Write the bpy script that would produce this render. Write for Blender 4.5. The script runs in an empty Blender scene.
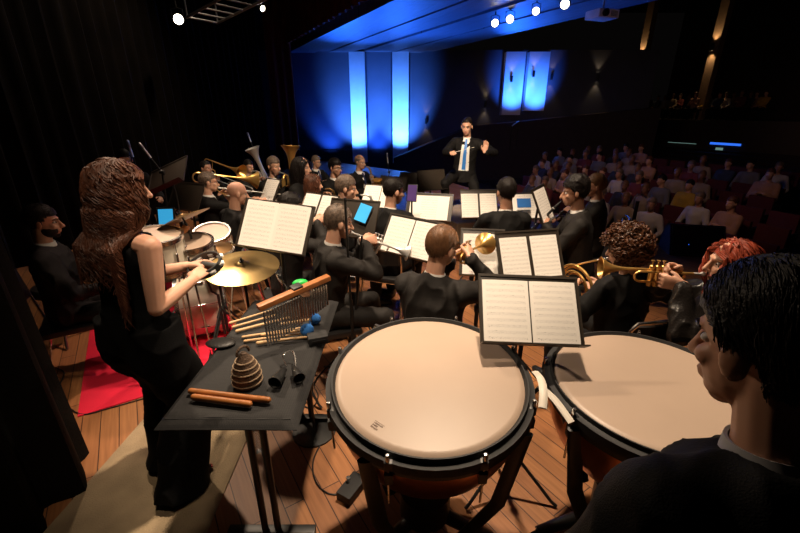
import bpy, bmesh, math, random
from mathutils import Vector as V, Matrix as MX, noise as NZ
R = math.radians
SC = bpy.context.scene
COL = SC.collection
random.seed(7)

# ------------------------------------------------------------------ camera, world, lights, exposure
H, PITCH, F = 1.95, R(21), 400.0
cd = bpy.data.cameras.new('camera'); cam = bpy.data.objects.new('camera', cd); COL.objects.link(cam)
cam.location = (0, 0, H); cam.rotation_euler = (R(90) - PITCH, 0, 0)
cd.sensor_width = 36; cd.lens = 36 * F / 800; cd.clip_start = .02
SC.camera = cam
SC.view_settings.view_transform = 'Standard'; SC.view_settings.look = 'None'
SC.view_settings.gamma = 1; SC.view_settings.exposure = 0.0
W = bpy.data.worlds.new('world'); SC.world = W; W.use_nodes = True
W.node_tree.nodes['Background'].inputs[0].default_value = (.5, .42, .4, 1)
W.node_tree.nodes['Background'].inputs[1].default_value = .003

def spot(name, loc, aim, watts, col, size=60, blend=.5, rad=.12):
    d = bpy.data.lights.new(name, 'SPOT'); d.energy = watts; d.color = col
    d.spot_size = R(size); d.spot_blend = blend; d.shadow_soft_size = rad
    o = bpy.data.objects.new(name, d); COL.objects.link(o); o.location = loc
    o.rotation_euler = (V(aim) - V(loc)).to_track_quat('-Z', 'Y').to_euler()
    return o
WARM = (1, .775, .555)
spot('stage_spot_front', (4.6, 7.6, 5.2), (.4, 3.0, .8), 1500, WARM, 60, .6)
spot('stage_spot_right', (4.0, 3.4, 4.8), (-1.2, 2.9, .8), 1000, WARM, 46, .5)
spot('stage_spot_left', (-3.2, 5.2, 5.3), (.4, 3.0, .6), 700, WARM, 54, .6)
spot('stage_spot_top', (.4, 2.9, 5.6), (.25, 2.7, 0), 1250, WARM, 54, .4)
spot('stage_spot_back', (-.3, .5, 5.4), (-.1, 3.1, .8), 720, WARM, 42, .5)
spot('conductor_spot', (.2, 3.0, 4.0), (1.2, 7.0, 1.35), 1500, WARM, 26, .6)
spot('band_spot', (.6, 2.6, 5.4), (-1.5, 5.8, 1.1), 1100, WARM, 38, .6)
spot('carpet_spot', (-1.1, 4.6, 5.2), (-2.0, 3.1, 0), 480, (1, .66, .52), 28, .5)
spot('audience_fill', (2.8, 5.8, 3.3), (7.8, 10.5, 0), 90, (1, .62, .45), 95, .9, .4)  # added fill lamp, stands for stage light spilling onto the audience
spot('audience_far_fill', (2.4, 8.4, 3.2), (5.6, 14.0, .3), 95, (1, .62, .5), 90, .9, .4)  # second added fill lamp, for the far part of the audience
spot('backdrop_wash', (-2.4, 8.0, 5.8), (-5.0, 7.0, 1.5), 260, WARM, 90, .9)
spot('curtain_wash', (-.8, 2.8, 5.4), (-2.0, 1.2, .5), 30, WARM, 40, .9)
spot('percussion_spot', (-.7, .5, 5.2), (-1.3, 1.9, 1.3), 170, WARM, 24, .7)
spot('band_front_spot', (2.6, 9.4, 4.6), (-1.2, 5.3, 1.1), 1300, WARM, 44, .6)
spot('balcony_fill', (9.0, 9.0, 5.5), (20, 15, 2), 260, (1, .6, .45), 60, .9, .3)  # fill lamp added so the people on the balcony show faintly
BLUE = (.015, .11, 1)

# ------------------------------------------------------------------ unprojection helpers
def ray(px, py):
    a = (px - 400) / F; b = (266.5 - py) / F
    return V((a, math.cos(PITCH) + b * math.sin(PITCH), -math.sin(PITCH) + b * math.cos(PITCH)))
CAM = V((0, 0, H))
def atz(px, py, z):
    d = ray(px, py); return CAM + d * ((z - H) / d.z)
def aty(px, py, y):
    d = ray(px, py); return CAM + d * (y / d.y)
def hit(px, py, p, n):
    d = ray(px, py); return CAM + d * ((V(p) - CAM).dot(V(n)) / d.dot(V(n)))
def proj(p):
    dz = p[2] - H
    d = p[1] * math.cos(PITCH) - dz * math.sin(PITCH); v = p[1] * math.sin(PITCH) + dz * math.cos(PITCH)
    return (400 + F * p[0] / d, 266.5 - F * v / d, d)

# ------------------------------------------------------------------ materials
def mat(name, col, rough=.6, metal=0, bump=0, bscale=60, var=.12, vscale=6, emit=None, estr=0, spec=.5, sheen=0, sss=0, trans=0, coat=0):
    m = bpy.data.materials.new(name); m.use_nodes = True
    nt = m.node_tree; b = nt.nodes['Principled BSDF']
    tc = nt.nodes.new('ShaderNodeTexCoord')
    nz = nt.nodes.new('ShaderNodeTexNoise'); nz.inputs['Scale'].default_value = vscale; nz.inputs['Detail'].default_value = 4
    nt.links.new(tc.outputs['Object'], nz.inputs['Vector'])
    cr = nt.nodes.new('ShaderNodeValToRGB')
    cr.color_ramp.elements[0].position = .3; cr.color_ramp.elements[1].position = .7
    cr.color_ramp.elements[0].color = tuple(c * (1 - var) for c in col) + (1,)
    cr.color_ramp.elements[1].color = tuple(min(1, c * (1 + var)) for c in col) + (1,)
    nt.links.new(nz.outputs['Fac'], cr.inputs['Fac']); nt.links.new(cr.outputs['Color'], b.inputs['Base Color'])
    b.inputs['Roughness'].default_value = rough; b.inputs['Metallic'].default_value = metal
    b.inputs['Specular IOR Level'].default_value = spec
    if sheen: b.inputs['Sheen Weight'].default_value = sheen
    if coat: b.inputs['Coat Weight'].default_value = coat
    if trans: b.inputs['Transmission Weight'].default_value = trans
    if sss:
        b.inputs['Subsurface Weight'].default_value = sss; b.inputs['Subsurface Radius'].default_value = (.01, .004, .002)
    if emit:
        b.inputs['Emission Color'].default_value = tuple(emit) + (1,); b.inputs['Emission Strength'].default_value = estr
    if bump:
        n2 = nt.nodes.new('ShaderNodeTexNoise'); n2.inputs['Scale'].default_value = bscale
        nt.links.new(tc.outputs['Object'], n2.inputs['Vector'])
        bp = nt.nodes.new('ShaderNodeBump'); bp.inputs['Strength'].default_value = bump; bp.inputs['Distance'].default_value = .01
        nt.links.new(n2.outputs['Fac'], bp.inputs['Height']); nt.links.new(bp.outputs['Normal'], b.inputs['Normal'])
    return m

def math_node(nt, op, a, b=None):
    n = nt.nodes.new('ShaderNodeMath'); n.operation = op
    for k, x in enumerate((a, b)):
        if x is None: continue
        if isinstance(x, (int, float)): n.inputs[k].default_value = x
        else: nt.links.new(x, n.inputs[k])
    return n.outputs[0]

def plank_mat(name, ang, c1, c2, gap, bw, rh, rough):
    m = bpy.data.materials.new(name); m.use_nodes = True; nt = m.node_tree; b = nt.nodes['Principled BSDF']
    tc = nt.nodes.new('ShaderNodeTexCoord'); mp = nt.nodes.new('ShaderNodeMapping')
    mp.inputs['Rotation'].default_value = (0, 0, -ang)
    nt.links.new(tc.outputs['Object'], mp.inputs['Vector'])
    br = nt.nodes.new('ShaderNodeTexBrick')
    br.inputs['Color1'].default_value = c1 + (1,); br.inputs['Color2'].default_value = c2 + (1,); br.inputs['Mortar'].default_value = gap + (1,)
    br.inputs['Scale'].default_value = 1; br.inputs['Brick Width'].default_value = bw; br.inputs['Row Height'].default_value = rh
    br.inputs['Mortar Size'].default_value = .003; br.inputs['Bias'].default_value = 0
    nt.links.new(mp.outputs['Vector'], br.inputs['Vector'])
    m2 = nt.nodes.new('ShaderNodeMapping'); m2.inputs['Scale'].default_value = (2, 40, 1)
    nt.links.new(mp.outputs['Vector'], m2.inputs['Vector'])
    nz = nt.nodes.new('ShaderNodeTexNoise'); nz.inputs['Scale'].default_value = 1.5; nz.inputs['Detail'].default_value = 6
    nt.links.new(m2.outputs['Vector'], nz.inputs['Vector'])
    mx = nt.nodes.new('ShaderNodeMixRGB'); mx.blend_type = 'MULTIPLY'; mx.inputs['Fac'].default_value = .6
    cr = nt.nodes.new('ShaderNodeValToRGB'); cr.color_ramp.elements[0].position = .3; cr.color_ramp.elements[0].color = (.55, .5, .45, 1)
    cr.color_ramp.elements[1].position = .65
    nt.links.new(nz.outputs['Fac'], cr.inputs['Fac'])
    nt.links.new(br.outputs['Color'], mx.inputs['Color1']); nt.links.new(cr.outputs['Color'], mx.inputs['Color2'])
    nt.links.new(mx.outputs['Color'], b.inputs['Base Color'])
    b.inputs['Roughness'].default_value = rough
    bp = nt.nodes.new('ShaderNodeBump'); bp.inputs['Strength'].default_value = .25; bp.inputs['Distance'].default_value = .004
    nt.links.new(br.outputs['Fac'], bp.inputs['Height']); bp.invert = True
    nt.links.new(bp.outputs['Normal'], b.inputs['Normal'])
    return m

def paper_mat():
    m = bpy.data.materials.new('printed_score_paper'); m.use_nodes = True; nt = m.node_tree; b = nt.nodes['Principled BSDF']
    tc = nt.nodes.new('ShaderNodeTexCoord'); sp = nt.nodes.new('ShaderNodeSeparateXYZ')
    nt.links.new(tc.outputs['Object'], sp.inputs[0])
    x, y = sp.outputs[0], sp.outputs[1]
    # staves every 27 mm; five thin lines in each, and note-heads from noise
    f = math_node(nt, 'FRACT', math_node(nt, 'DIVIDE', math_node(nt, 'ADD', y, 1.0), .027))
    instaff = math_node(nt, 'MULTIPLY', math_node(nt, 'GREATER_THAN', f, .25), math_node(nt, 'LESS_THAN', f, .75))
    lf = math_node(nt, 'FRACT', math_node(nt, 'MULTIPLY', f, 10))
    line = math_node(nt, 'MULTIPLY', math_node(nt, 'LESS_THAN', lf, .13), instaff)
    mp = nt.nodes.new('ShaderNodeMapping'); mp.inputs['Scale'].default_value = (170, 260, 1)
    nt.links.new(tc.outputs['Object'], mp.inputs['Vector'])
    nz = nt.nodes.new('ShaderNodeTexNoise'); nz.inputs['Scale'].default_value = 1; nt.links.new(mp.outputs['Vector'], nz.inputs['Vector'])
    notes = math_node(nt, 'MULTIPLY', math_node(nt, 'GREATER_THAN', nz.outputs['Fac'], .64), instaff)
    ink = math_node(nt, 'MAXIMUM', line, notes)
    inb = math_node(nt, 'MULTIPLY', math_node(nt, 'LESS_THAN', math_node(nt, 'ABSOLUTE', x), .088), math_node(nt, 'LESS_THAN', math_node(nt, 'ABSOLUTE', y), .125))
    ink = math_node(nt, 'MULTIPLY', ink, inb)
    mx = nt.nodes.new('ShaderNodeMixRGB'); nt.links.new(ink, mx.inputs['Fac'])
    mx.inputs['Color1'].default_value = (.86, .82, .76, 1); mx.inputs['Color2'].default_value = (.30, .28, .27, 1)
    nt.links.new(mx.outputs['Color'], b.inputs['Base Color']); b.inputs['Roughness'].default_value = .8
    return m

def weave_mat():
    m = mat('black_mesh_cloth', (.012, .012, .014), .75, bump=.1)
    nt = m.node_tree; b = nt.nodes['Principled BSDF']
    tc = nt.nodes.new('ShaderNodeTexCoord'); mp = nt.nodes.new('ShaderNodeMapping'); mp.inputs['Rotation'].default_value = (0, 0, R(45))
    nt.links.new(tc.outputs['Object'], mp.inputs['Vector'])
    ck = nt.nodes.new('ShaderNodeTexChecker'); ck.inputs['Scale'].default_value = 150
    ck.inputs['Color1'].default_value = (.015, .014, .0135, 1); ck.inputs['Color2'].default_value = (.004, .004, .005, 1)
    nt.links.new(mp.outputs['Vector'], ck.inputs['Vector']); nt.links.new(ck.outputs['Color'], b.inputs['Base Color'])
    return m

M = dict(
    suit=mat('black_suit_cloth', (.0050, .0044, .0042), .75, bump=.25, bscale=300, spec=.25),
    suit2=mat('charcoal_suit_cloth', (.013, .0105, .009), .7, bump=.25, bscale=300, spec=.3),
    dress=mat('black_dress_cloth', (.0022, .0022, .0025), .9, bump=.2, bscale=200, spec=.15),
    leather=mat('black_leather', (.012, .010, .009), .28, bump=.3, bscale=90),
    beige=mat('nude_satin', (.55, .36, .25), .45),
    skin=mat('skin_light', (.62, .34, .23), .5, sss=.08), skin2=mat('skin_tan', (.45, .23, .145), .5, sss=.08), skin3=mat('skin_brown', (.26, .12, .07), .5, sss=.05),
    eyew=mat('eye_white', (.45, .40, .36), .35), dark=mat('dark_iris', (.02, .012, .01), .2), lip=mat('lips', (.42, .13, .11), .45),
    brown=mat('brown_hair', (.085, .029, .0135), .52, var=.45, vscale=25, spec=.35),
    black=mat('black_hair', (.009, .006, .005), .5, bump=.3, bscale=150, spec=.25),
    curl=mat('curly_auburn_hair', (.080, .030, .013), .42, var=.4, vscale=30, spec=.35),
    red=mat('red_dyed_hair', (.26, .045, .022), .40, var=.55, vscale=22, spec=.4),
    tan=mat('light_brown_hair', (.17, .08, .035), .45, bump=.3, bscale=160, var=.3, vscale=30),
    grey=mat('greying_hair', (.13, .09, .065), .5, bump=.3, bscale=160, var=.5, vscale=60),
    shirt=mat('white_shirt', (.80, .77, .73), .7), greyshirt=mat('pale_grey_collar', (.36, .35, .36), .8), tieblue=mat('blue_tie', (.03, .20, .62), .5), tiedark=mat('dark_tie', (.02, .03, .09), .5),
    shoe=mat('black_shoe', (.01, .01, .01), .3), redshoe=mat('red_nail', (.35, .03, .03), .35),
    brass=mat('lacquered_brass', (.80, .48, .15), .30, .8, var=.06), silver=mat('silver_plate', (.80, .78, .75), .36, .7, var=.05),
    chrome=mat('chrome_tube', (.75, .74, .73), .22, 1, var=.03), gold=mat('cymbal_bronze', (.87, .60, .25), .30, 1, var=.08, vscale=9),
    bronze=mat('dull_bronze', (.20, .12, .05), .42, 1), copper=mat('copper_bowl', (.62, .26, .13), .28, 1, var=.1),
    blk=mat('black_metal', (.012, .012, .012), .42), blkm=mat('matt_black_plastic', (.015, .015, .016), .65), blkpad=mat('black_vinyl', (.016, .015, .015), .45, bump=.2, bscale=120),
    desk=mat('brown_black_desk', (.030, .022, .015), .45), head=mat('drum_skin', (.46, .345, .265), .42, var=.04, vscale=3), cream=mat('cream_lacquer', (.78, .70, .56), .3),
    white=mat('white_plastic', (.80, .74, .64), .5), wood=mat('orange_wood', (.38, .135, .035), .42, var=.25, vscale=12), paleW=mat('pale_hickory', (.62, .40, .20), .5, var=.15, vscale=12),
    wicker=mat('woven_wicker', (.10, .058, .034), .7, bump=.6, bscale=140, var=.35, vscale=50), wickerlt=mat('pale_wicker_band', (.30, .21, .13), .7, bump=.5, bscale=160),
    bluefelt=mat('blue_felt', (.02, .13, .42), .95, bump=.5, bscale=220), green=mat('green_plastic', (.02, .55, .08), .4),
    carpet=mat('red_carpet', (.80, .012, .050), .95, bump=.5, bscale=260, var=.1, vscale=4), rug=mat('beige_felt_rug', (.36, .27, .165), .95, bump=.5, bscale=150, var=.2, vscale=5),
    screen=mat('tablet_screen', (.05, .3, .5), .3, emit=(.04, .42, .80), estr=.75), screenp=mat('phone_screen', (.06, .03, .12), .3, emit=(.16, .08, .34), estr=.15),
    curtain=mat('black_velour', (.0075, .0058, .0048), .95, bump=.3, bscale=60, var=.3, vscale=2, spec=.1), redcurt=mat('dark_red_velour', (.17, .030, .018), .95, bump=.3, bscale=60, var=.2),
    wall=mat('hall_wall_paint', (.085, .095, .13), .6, var=.08, vscale=1.5), dwall=mat('dark_hall_wall', (.05, .035, .03), .8), pil=mat('white_pilaster_paint', (.86, .86, .88), .5, var=.03),
    seat=mat('dark_red_seat_cloth', (.085, .010, .012), .9, bump=.2), stagef=mat('black_stage_front', (.014, .011, .010), .8), aisle=mat('dark_carpet', (.02, .012, .012), .95),
    lampglow=mat('lamp_lens', (1, .9, .7), .3, emit=(1, .86, .62), estr=14), sconce=mat('sconce_glow', (1, .8, .5), .4, emit=(1, .72, .38), estr=6),
    blueled=mat('blue_light_strip', (.1, .3, 1), .4, emit=(.03, .16, .9), estr=1.1), exitm=mat('exit_sign_face', (.4, .7, .6), .4, emit=(.35, .62, .55), estr=.35),
    grille=mat('speaker_grille', (.01, .01, .011), .6, bump=.4, bscale=400), podium=mat('pale_podium_boards', (.50, .40, .30), .5, var=.12, vscale=8),
    steel=mat('brushed_aluminium', (.55, .54, .52), .35, 1), bottle=mat('clear_plastic', (.8, .85, .9), .12, trans=.8), bottlecap=mat('blue_cap', (.05, .2, .5), .5),
    amber=mat('pillar_paint', (.34, .22, .13), .7), paper=paper_mat(), weave=weave_mat(), blank=mat('plain_paper', (.82, .78, .72), .8),
    bead=mat('beige_cable', (.72, .62, .46), .6), redlit_metal=mat('chromed_stool_leg', (.5, .42, .4), .3, 1), logo=mat('printed_logo', (.16, .10, .07), .6),  # stool metal is tinted reddish for the red light on it
)

# ------------------------------------------------------------------ mesh builder
def frame(d, up=V((0, 0, 1))):
    d = d.normalized()
    if abs(d.dot(up)) > .98: up = V((0, 1, 0)) if abs(d.y) < .9 else V((1, 0, 0))
    x = d.cross(up).normalized(); y = x.cross(d).normalized()
    return x, y, d

class MB:
    def __init__(s): s.v = []; s.f = []; s.fm = []; s.k = 0
    def use(s, k): s.k = k; return s
    def add(s, vs, fs, mtx=None):
        o = len(s.v)
        s.v += [(mtx @ V(p)) if mtx else V(p) for p in vs]
        for f in fs: s.f.append(tuple(i + o for i in f)); s.fm.append(s.k)
        return s
    def box(s, c, sz, mtx=None, bev=0):
        x, y, z = (k / 2 for k in sz); c = V(c)
        if bev:
            bm = bmesh.new(); bmesh.ops.create_cube(bm, size=1)
            for v in bm.verts: v.co = V((v.co.x * sz[0], v.co.y * sz[1], v.co.z * sz[2])) + c
            bmesh.ops.bevel(bm, geom=bm.edges[:], offset=bev, segments=2, affect='EDGES', profile=.7)
            bm.verts.index_update()
            s.add([v.co.copy() for v in bm.verts], [[v.index for v in f.verts] for f in bm.faces], mtx); bm.free(); return s
        vs = [c + V((i * x, j * y, k * z)) for i in (-1, 1) for j in (-1, 1) for k in (-1, 1)]
        return s.add(vs, [(0, 1, 3, 2), (4, 6, 7, 5), (0, 4, 5, 1), (2, 3, 7, 6), (0, 2, 6, 4), (1, 5, 7, 3)], mtx)
    def tube(s, pts, rad, n=10, mtx=None, closed=False, ref=None):
        pts = [V(p) for p in pts]; N = len(pts)
        if not hasattr(rad, '__len__'): rad = [rad] * N
        vs = []; fs = []; px = None
        for i, p in enumerate(pts):
            if closed: d = pts[(i + 1) % N] - pts[i - 1]
            else: d = pts[min(i + 1, N - 1)] - pts[max(i - 1, 0)]
            if d.length < 1e-9: d = V((0, 0, 1))
            d.normalize()
            if ref is not None: px = V(ref)
            if px is None: px, _, _ = frame(d)
            x = (px - d * px.dot(d))
            if x.length < 1e-5: x, _, _ = frame(d)
            x.normalize(); y = d.cross(x); px = x
            r = rad[i]; rx, ry = r if hasattr(r, '__len__') else (r, r)
            for k in range(n):
                a = 2 * math.pi * k / n; vs.append(p + x * (rx * math.cos(a)) + y * (ry * math.sin(a)))
        for i in range(N if closed else N - 1):
            j = (i + 1) % N
            for k in range(n):
                fs.append((i * n + k, i * n + (k + 1) % n, j * n + (k + 1) % n, j * n + k))
        if not closed: fs.append(tuple(range(n - 1, -1, -1))); fs.append(tuple((N - 1) * n + k for k in range(n)))
        return s.add(vs, fs, mtx)
    def cap(s, a, b, ra, rb=None, n=12, mtx=None):   # capsule
        rb = ra if rb is None else rb; a, b = V(a), V(b); d = (b - a)
        L = d.length
        if L < 1e-6: return s.ell(a, (ra,) * 3, mtx=mtx)
        d /= L; P = []; Q = []
        for t in (90, 70, 45, 20): P.append(a - d * (ra * math.sin(R(t)))); Q.append(max(.0005, ra * math.cos(R(t))))
        P.append(a); Q.append(ra); P.append(b); Q.append(rb)
        for t in (20, 45, 70, 90): P.append(b + d * (rb * math.sin(R(t)))); Q.append(max(.0005, rb * math.cos(R(t))))
        return s.tube(P, Q, n, mtx)
    def chain(s, pts, rad, n=12, mtx=None):
        for i in range(len(pts) - 1): s.cap(pts[i], pts[i + 1], rad[i], rad[i + 1], n, mtx)
        return s
    def ell(s, c, r, rot=None, nu=16, nv=10, mtx=None):
        c = V(c); vs = []; fs = []
        for j in range(nv + 1):
            th = math.pi * j / nv
            for i in range(nu):
                a = 2 * math.pi * i / nu
                p = V((r[0] * math.sin(th) * math.cos(a), r[1] * math.sin(th) * math.sin(a), r[2] * math.cos(th)))
                vs.append(c + (rot @ p if rot else p))
        for j in range(nv):
            for i in range(nu):
                fs.append((j * nu + i, (j + 1) * nu + i, (j + 1) * nu + (i + 1) % nu, j * nu + (i + 1) % nu))
        return s.add(vs, fs, mtx)
    def lathe(s, prof, c=(0, 0, 0), ax=(0, 0, 1), n=24, mtx=None, closed=False):   # prof: (radius, height)
        x, y, d = frame(V(ax)); c = V(c); vs = []; fs = []; N = len(prof)
        for r, h in prof:
            for k in range(n):
                a = 2 * math.pi * k / n; vs.append(c + d * h + x * (r * math.cos(a)) + y * (r * math.sin(a)))
        for i in range(N if closed else N - 1):
            j = (i + 1) % N
            for k in range(n): fs.append((i * n + k, i * n + (k + 1) % n, j * n + (k + 1) % n, j * n + k))
        if not closed:
            if prof[0][0] > 1e-4: fs.append(tuple(range(n - 1, -1, -1)))
            if prof[-1][0] > 1e-4: fs.append(tuple((N - 1) * n + k for k in range(n)))
        return s.add(vs, fs, mtx)
    def prism(s, poly, z0, z1, mtx=None):
        n = len(poly)
        vs = [(x, y, z0) for x, y in poly] + [(x, y, z1) for x, y in poly]
        return s.add(vs, [tuple(range(n - 1, -1, -1)), tuple(range(n, 2 * n))] + [(i, (i + 1) % n, n + (i + 1) % n, n + i) for i in range(n)], mtx)
    def mesh(s, name, smooth=True):
        me = bpy.data.meshes.new(name); me.from_pydata([tuple(p) for p in s.v], [], s.f)
        bm = bmesh.new(); bm.from_mesh(me)
        bmesh.ops.remove_doubles(bm, verts=bm.verts, dist=1e-6)
        bmesh.ops.recalc_face_normals(bm, faces=bm.faces); bm.to_mesh(me); bm.free()
        if smooth:
            me.shade_smooth() if hasattr(me, 'shade_smooth') else None
            try: me.set_sharp_from_angle(angle=R(40))
            except Exception: pass
        me.update(); return me
    def build(s, name, m, parent=None, smooth=True, label=None):
        return link(name, s.mesh(name, smooth), m, parent, label)

def link(name, me, m, parent=None, label=None):
    o = bpy.data.objects.new(name, me); COL.objects.link(o)
    if m: me.materials.append(m)
    if parent: o.parent = parent
    if label: o['label'] = label
    return o

def fuse(mb, vox, smooth=3, fac=.5, rumple=0, rscale=9):
    me = mb.mesh('tmp', False)
    o = bpy.data.objects.new('tmp', me); COL.objects.link(o)
    r = o.modifiers.new('r', 'REMESH'); r.mode = 'VOXEL'; r.voxel_size = vox; r.use_smooth_shade = True
    if smooth:
        s = o.modifiers.new('s', 'SMOOTH'); s.factor = fac; s.iterations = smooth
    dg = bpy.context.evaluated_depsgraph_get(); dg.update()
    out = bpy.data.meshes.new_from_object(o.evaluated_get(dg))
    bpy.data.objects.remove(o); bpy.data.meshes.remove(me)
    if rumple:
        out.update(); cs = [(v.co.copy(), v.normal.copy()) for v in out.vertices]
        for i, (c, n) in enumerate(cs):
            k = NZ.noise(V((c.x * rscale, c.y * rscale, c.z * rscale * .55)))
            k = 1 - 2.2 * abs(k) ** .6
            out.vertices[i].co = c + n * (rumple * k)
    out.shade_smooth()
    return out

def tag(o, label, cat, group=None, kind=None):
    if label: o['label'] = label
    if cat: o['category'] = cat
    if group: o['group'] = group
    if kind: o['kind'] = kind
    return o
def thing(name, label, cat, mtx=None, group=None):
    o = bpy.data.objects.new(name, None); COL.objects.link(o); o.empty_display_size = .1
    if mtx is not None: o.matrix_world = mtx if isinstance(mtx, MX) else MX.Translation(V(mtx))
    return tag(o, label, cat, group)
def struct(o): o['kind'] = 'structure'; return o
def dup(root, label, mtx, group=None):
    r = root.copy(); COL.objects.link(r); r.matrix_world = mtx; r['label'] = label
    if group: r['group'] = group
    for ch in list(root.children):
        c = ch.copy(); COL.objects.link(c); c.parent = r
        for g in list(ch.children):
            d = g.copy(); COL.objects.link(d); d.parent = c
    return r
def rz(a): return MX.Rotation(a, 4, 'Z')
def rx(a): return MX.Rotation(a, 4, 'X')
def ry(a): return MX.Rotation(a, 4, 'Y')
T = MX.Translation
def face(dx, dy): return math.atan2(dy, dx) - math.pi / 2      # yaw that turns local +y to (dx, dy)
def arc(c, r, a0, a1, n, ax1, ax2):
    c, ax1, ax2 = V(c), V(ax1), V(ax2)
    return [c + ax1 * (r * math.cos(R(a0 + (a1 - a0) * i / n))) + ax2 * (r * math.sin(R(a0 + (a1 - a0) * i / n))) for i in range(n + 1)]
ORD = ['first', 'second', 'third', 'fourth', 'fifth', 'sixth', 'seventh', 'eighth', 'ninth', 'tenth', 'eleventh', 'twelfth', 'thirteenth', 'fourteenth', 'fifteenth', 'sixteenth', 'seventeenth', 'eighteenth', 'nineteenth', 'twentieth', 'twenty-first', 'twenty-second', 'twenty-third', 'twenty-fourth', 'twenty-fifth', 'twenty-sixth', 'twenty-seventh', 'twenty-eighth']

# ------------------------------------------------------------------ the room: stage, hall, curtains
LA = V((4.41, 5.55, 0)); LU = V((.40, -.917, 0)).normalized(); LN = V((.917, .40, 0)).normalized()
HU = V((.48, -.877, 0))                                            # proscenium direction
SU = V((.545, -.838, 0)).normalized(); SN = V((.838, .545, 0)).normalized()      # stage board / carpet axes
M['floor'] = plank_mat('stage_boards', math.atan2(SU.y, SU.x), (.44, .19, .070), (.34, .135, .048), (.06, .02, .008), 1.6, .105, .50)
M['ceil'] = plank_mat('ceiling_boards', math.atan2(LU.y, LU.x), (.22, .22, .25), (.16, .16, .19), (.02, .02, .03), 7.0, .62, .5)
CEIL = 4.2
p1 = LA + LU * 9.0; p2 = LA - LU * 9.2
struct(MB().prism([(-8.5, -3), (p1.x, -3), (p1.x, p1.y), (LA.x, LA.y), (p2.x, p2.y), (p2.x - 4, 18), (-8.5, 18)], -.95, 0).build('floor', M['floor'], smooth=False))
# raked auditorium floor: one terrace per row
ROW0, ROWD, RISE = 1.3, .95, .085
def rowz(r): return -.95 + RISE * max(0, r)
mb = MB()
for r in range(0, 18):
    d0 = .02 if r == 0 else ROW0 + ROWD * (r - .62)
    d1 = ROW0 + ROWD * (r + .38)
    a, b = LA + LN * d0 - LU * 16, LA + LN * d0 + LU * 12
    c, d = LA + LN * d1 + LU * 12, LA + LN * d1 - LU * 16
    mb.prism([(a.x, a.y), (b.x, b.y), (c.x, c.y), (d.x, d.y)], -1.3, rowz(r))
struct(mb.build('floor_auditorium', M['aisle'], smooth=False))
WY = 18.0
struct(MB().box((.7, WY + .15, 1.6), (19.4, .3, 5.4)).build('wall_left', M['wall'], smooth=False))
# pale pilasters standing out of the wall, and the dark recesses between them
def wall_x(px, py): return aty(px, py, WY - .3).x
for n, (xa, xb, ya, yb) in enumerate([(350.5, 365.5, 57, 162), (392.5, 408.5, 53, 163), (502.5, 521.5, 53, 115), (525, 545, 53, 111)]):
    x0, x1 = wall_x(xa, 100), wall_x(xb, 100); zb = aty(xa, yb, WY - .3).z
    struct(MB().box(((x0 + x1) / 2, WY - .15, (CEIL + zb) / 2), (x1 - x0, .3, CEIL - zb)).build('trim_%d' % (n + 1), M['pil'], smooth=False))
# dark panelled dado along the wall and the raised side gallery under the right-hand pilasters
struct(MB().box((.7, WY - .04, -.3), (19.4, .09, 1.5)).build('trim_5', M['dwall'], smooth=False))
g0, g1 = wall_x(470, 130), 10.4
struct(MB().add([(g0 - 3.2, WY - .9, -1.2), (g1, WY - .9, -1.2), (g1, WY - .9, 2.15), (g0, WY - .9, 1.45), (g0 - 3.2, WY - .9, .2),
                 (g0 - 3.2, WY - .02, -1.2), (g1, WY - .02, -1.2), (g1, WY - .02, 2.15), (g0, WY - .02, 1.45), (g0 - 3.2, WY - .02, .2)],
                [(0, 1, 2, 3, 4), (5, 6, 7, 8, 9), (4, 3, 8, 9), (3, 2, 7, 8), (0, 1, 6, 5), (0, 4, 9, 5), (1, 2, 7, 6)]).build('trim_6', M['dwall'], smooth=False))
# hall ceiling beyond the proscenium
h0 = V((-3.4, 16, 0)) - HU * 3.0; h1 = V((-3.4, 16, 0)) + HU * 22
mb = MB(); k = 0; w = .0
HN = V((-HU.y, HU.x, 0)) * -1
if HN.x < 0: HN = -HN
while w < 5.0:
    ww = (.95, .5, .8, .35, 1.1)[k % 5]; q = [h0 + HN * (w + .0), h1 + HN * (w + .0), h1 + HN * (w + ww), h0 + HN * (w + ww)]
    z = CEIL + (.0, .05, .015, .09, .03)[k % 5]
    mb.prism([(p.x, p.y) for p in q], z, CEIL + .3); w += ww; k += 1
struct(mb.build('ceiling', M['ceil'], smooth=False))
struct(MB().box((16, 12, 9.1), (44, 46, .2)).build('ceiling_upper', M['dwall'], smooth=False))
struct(MB().prism([(-9, -3), (9, -3), (9, 2), (h0.x + .3, 18.5), (-9, 18.5)], 6.4, 6.6).build('ceiling_stage', M['dwall'], smooth=False))
# far side and back of the hall
bw = LA + LN * 15.3
a, b = bw - LU * 18, bw + LU * 14
c, d = b + LN * .3, a + LN * .3
struct(MB().prism([(a.x, a.y), (b.x, b.y), (c.x, c.y), (d.x, d.y)], -1.2, 1.62).build('wall_back', M['dwall'], smooth=False))
e0, e1 = a + LN * 9, b + LN * 9
struct(MB().prism([(a.x + .02, a.y), (b.x + .02, b.y), (e1.x, e1.y), (e0.x, e0.y)], 1.48, 1.6).build('floor_balcony', M['aisle'], smooth=False))
struct(MB().prism([(e0.x, e0.y), (e1.x, e1.y), (e1.x + .3, e1.y), (e0.x + .3, e0.y)], -1.2, 9.0).build('wall_rear', M['dwall'], smooth=False))
struct(MB().box((-8.6, 7.5, 2.7), (.2, 21, 7.6)).build('wall_stage', M['dwall'], smooth=False))
struct(MB().box((-6.5, 18.3, 2.7), (4.2, .2, 7.6)).build('wall_stage_end', M['dwall'], smooth=False))

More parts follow.
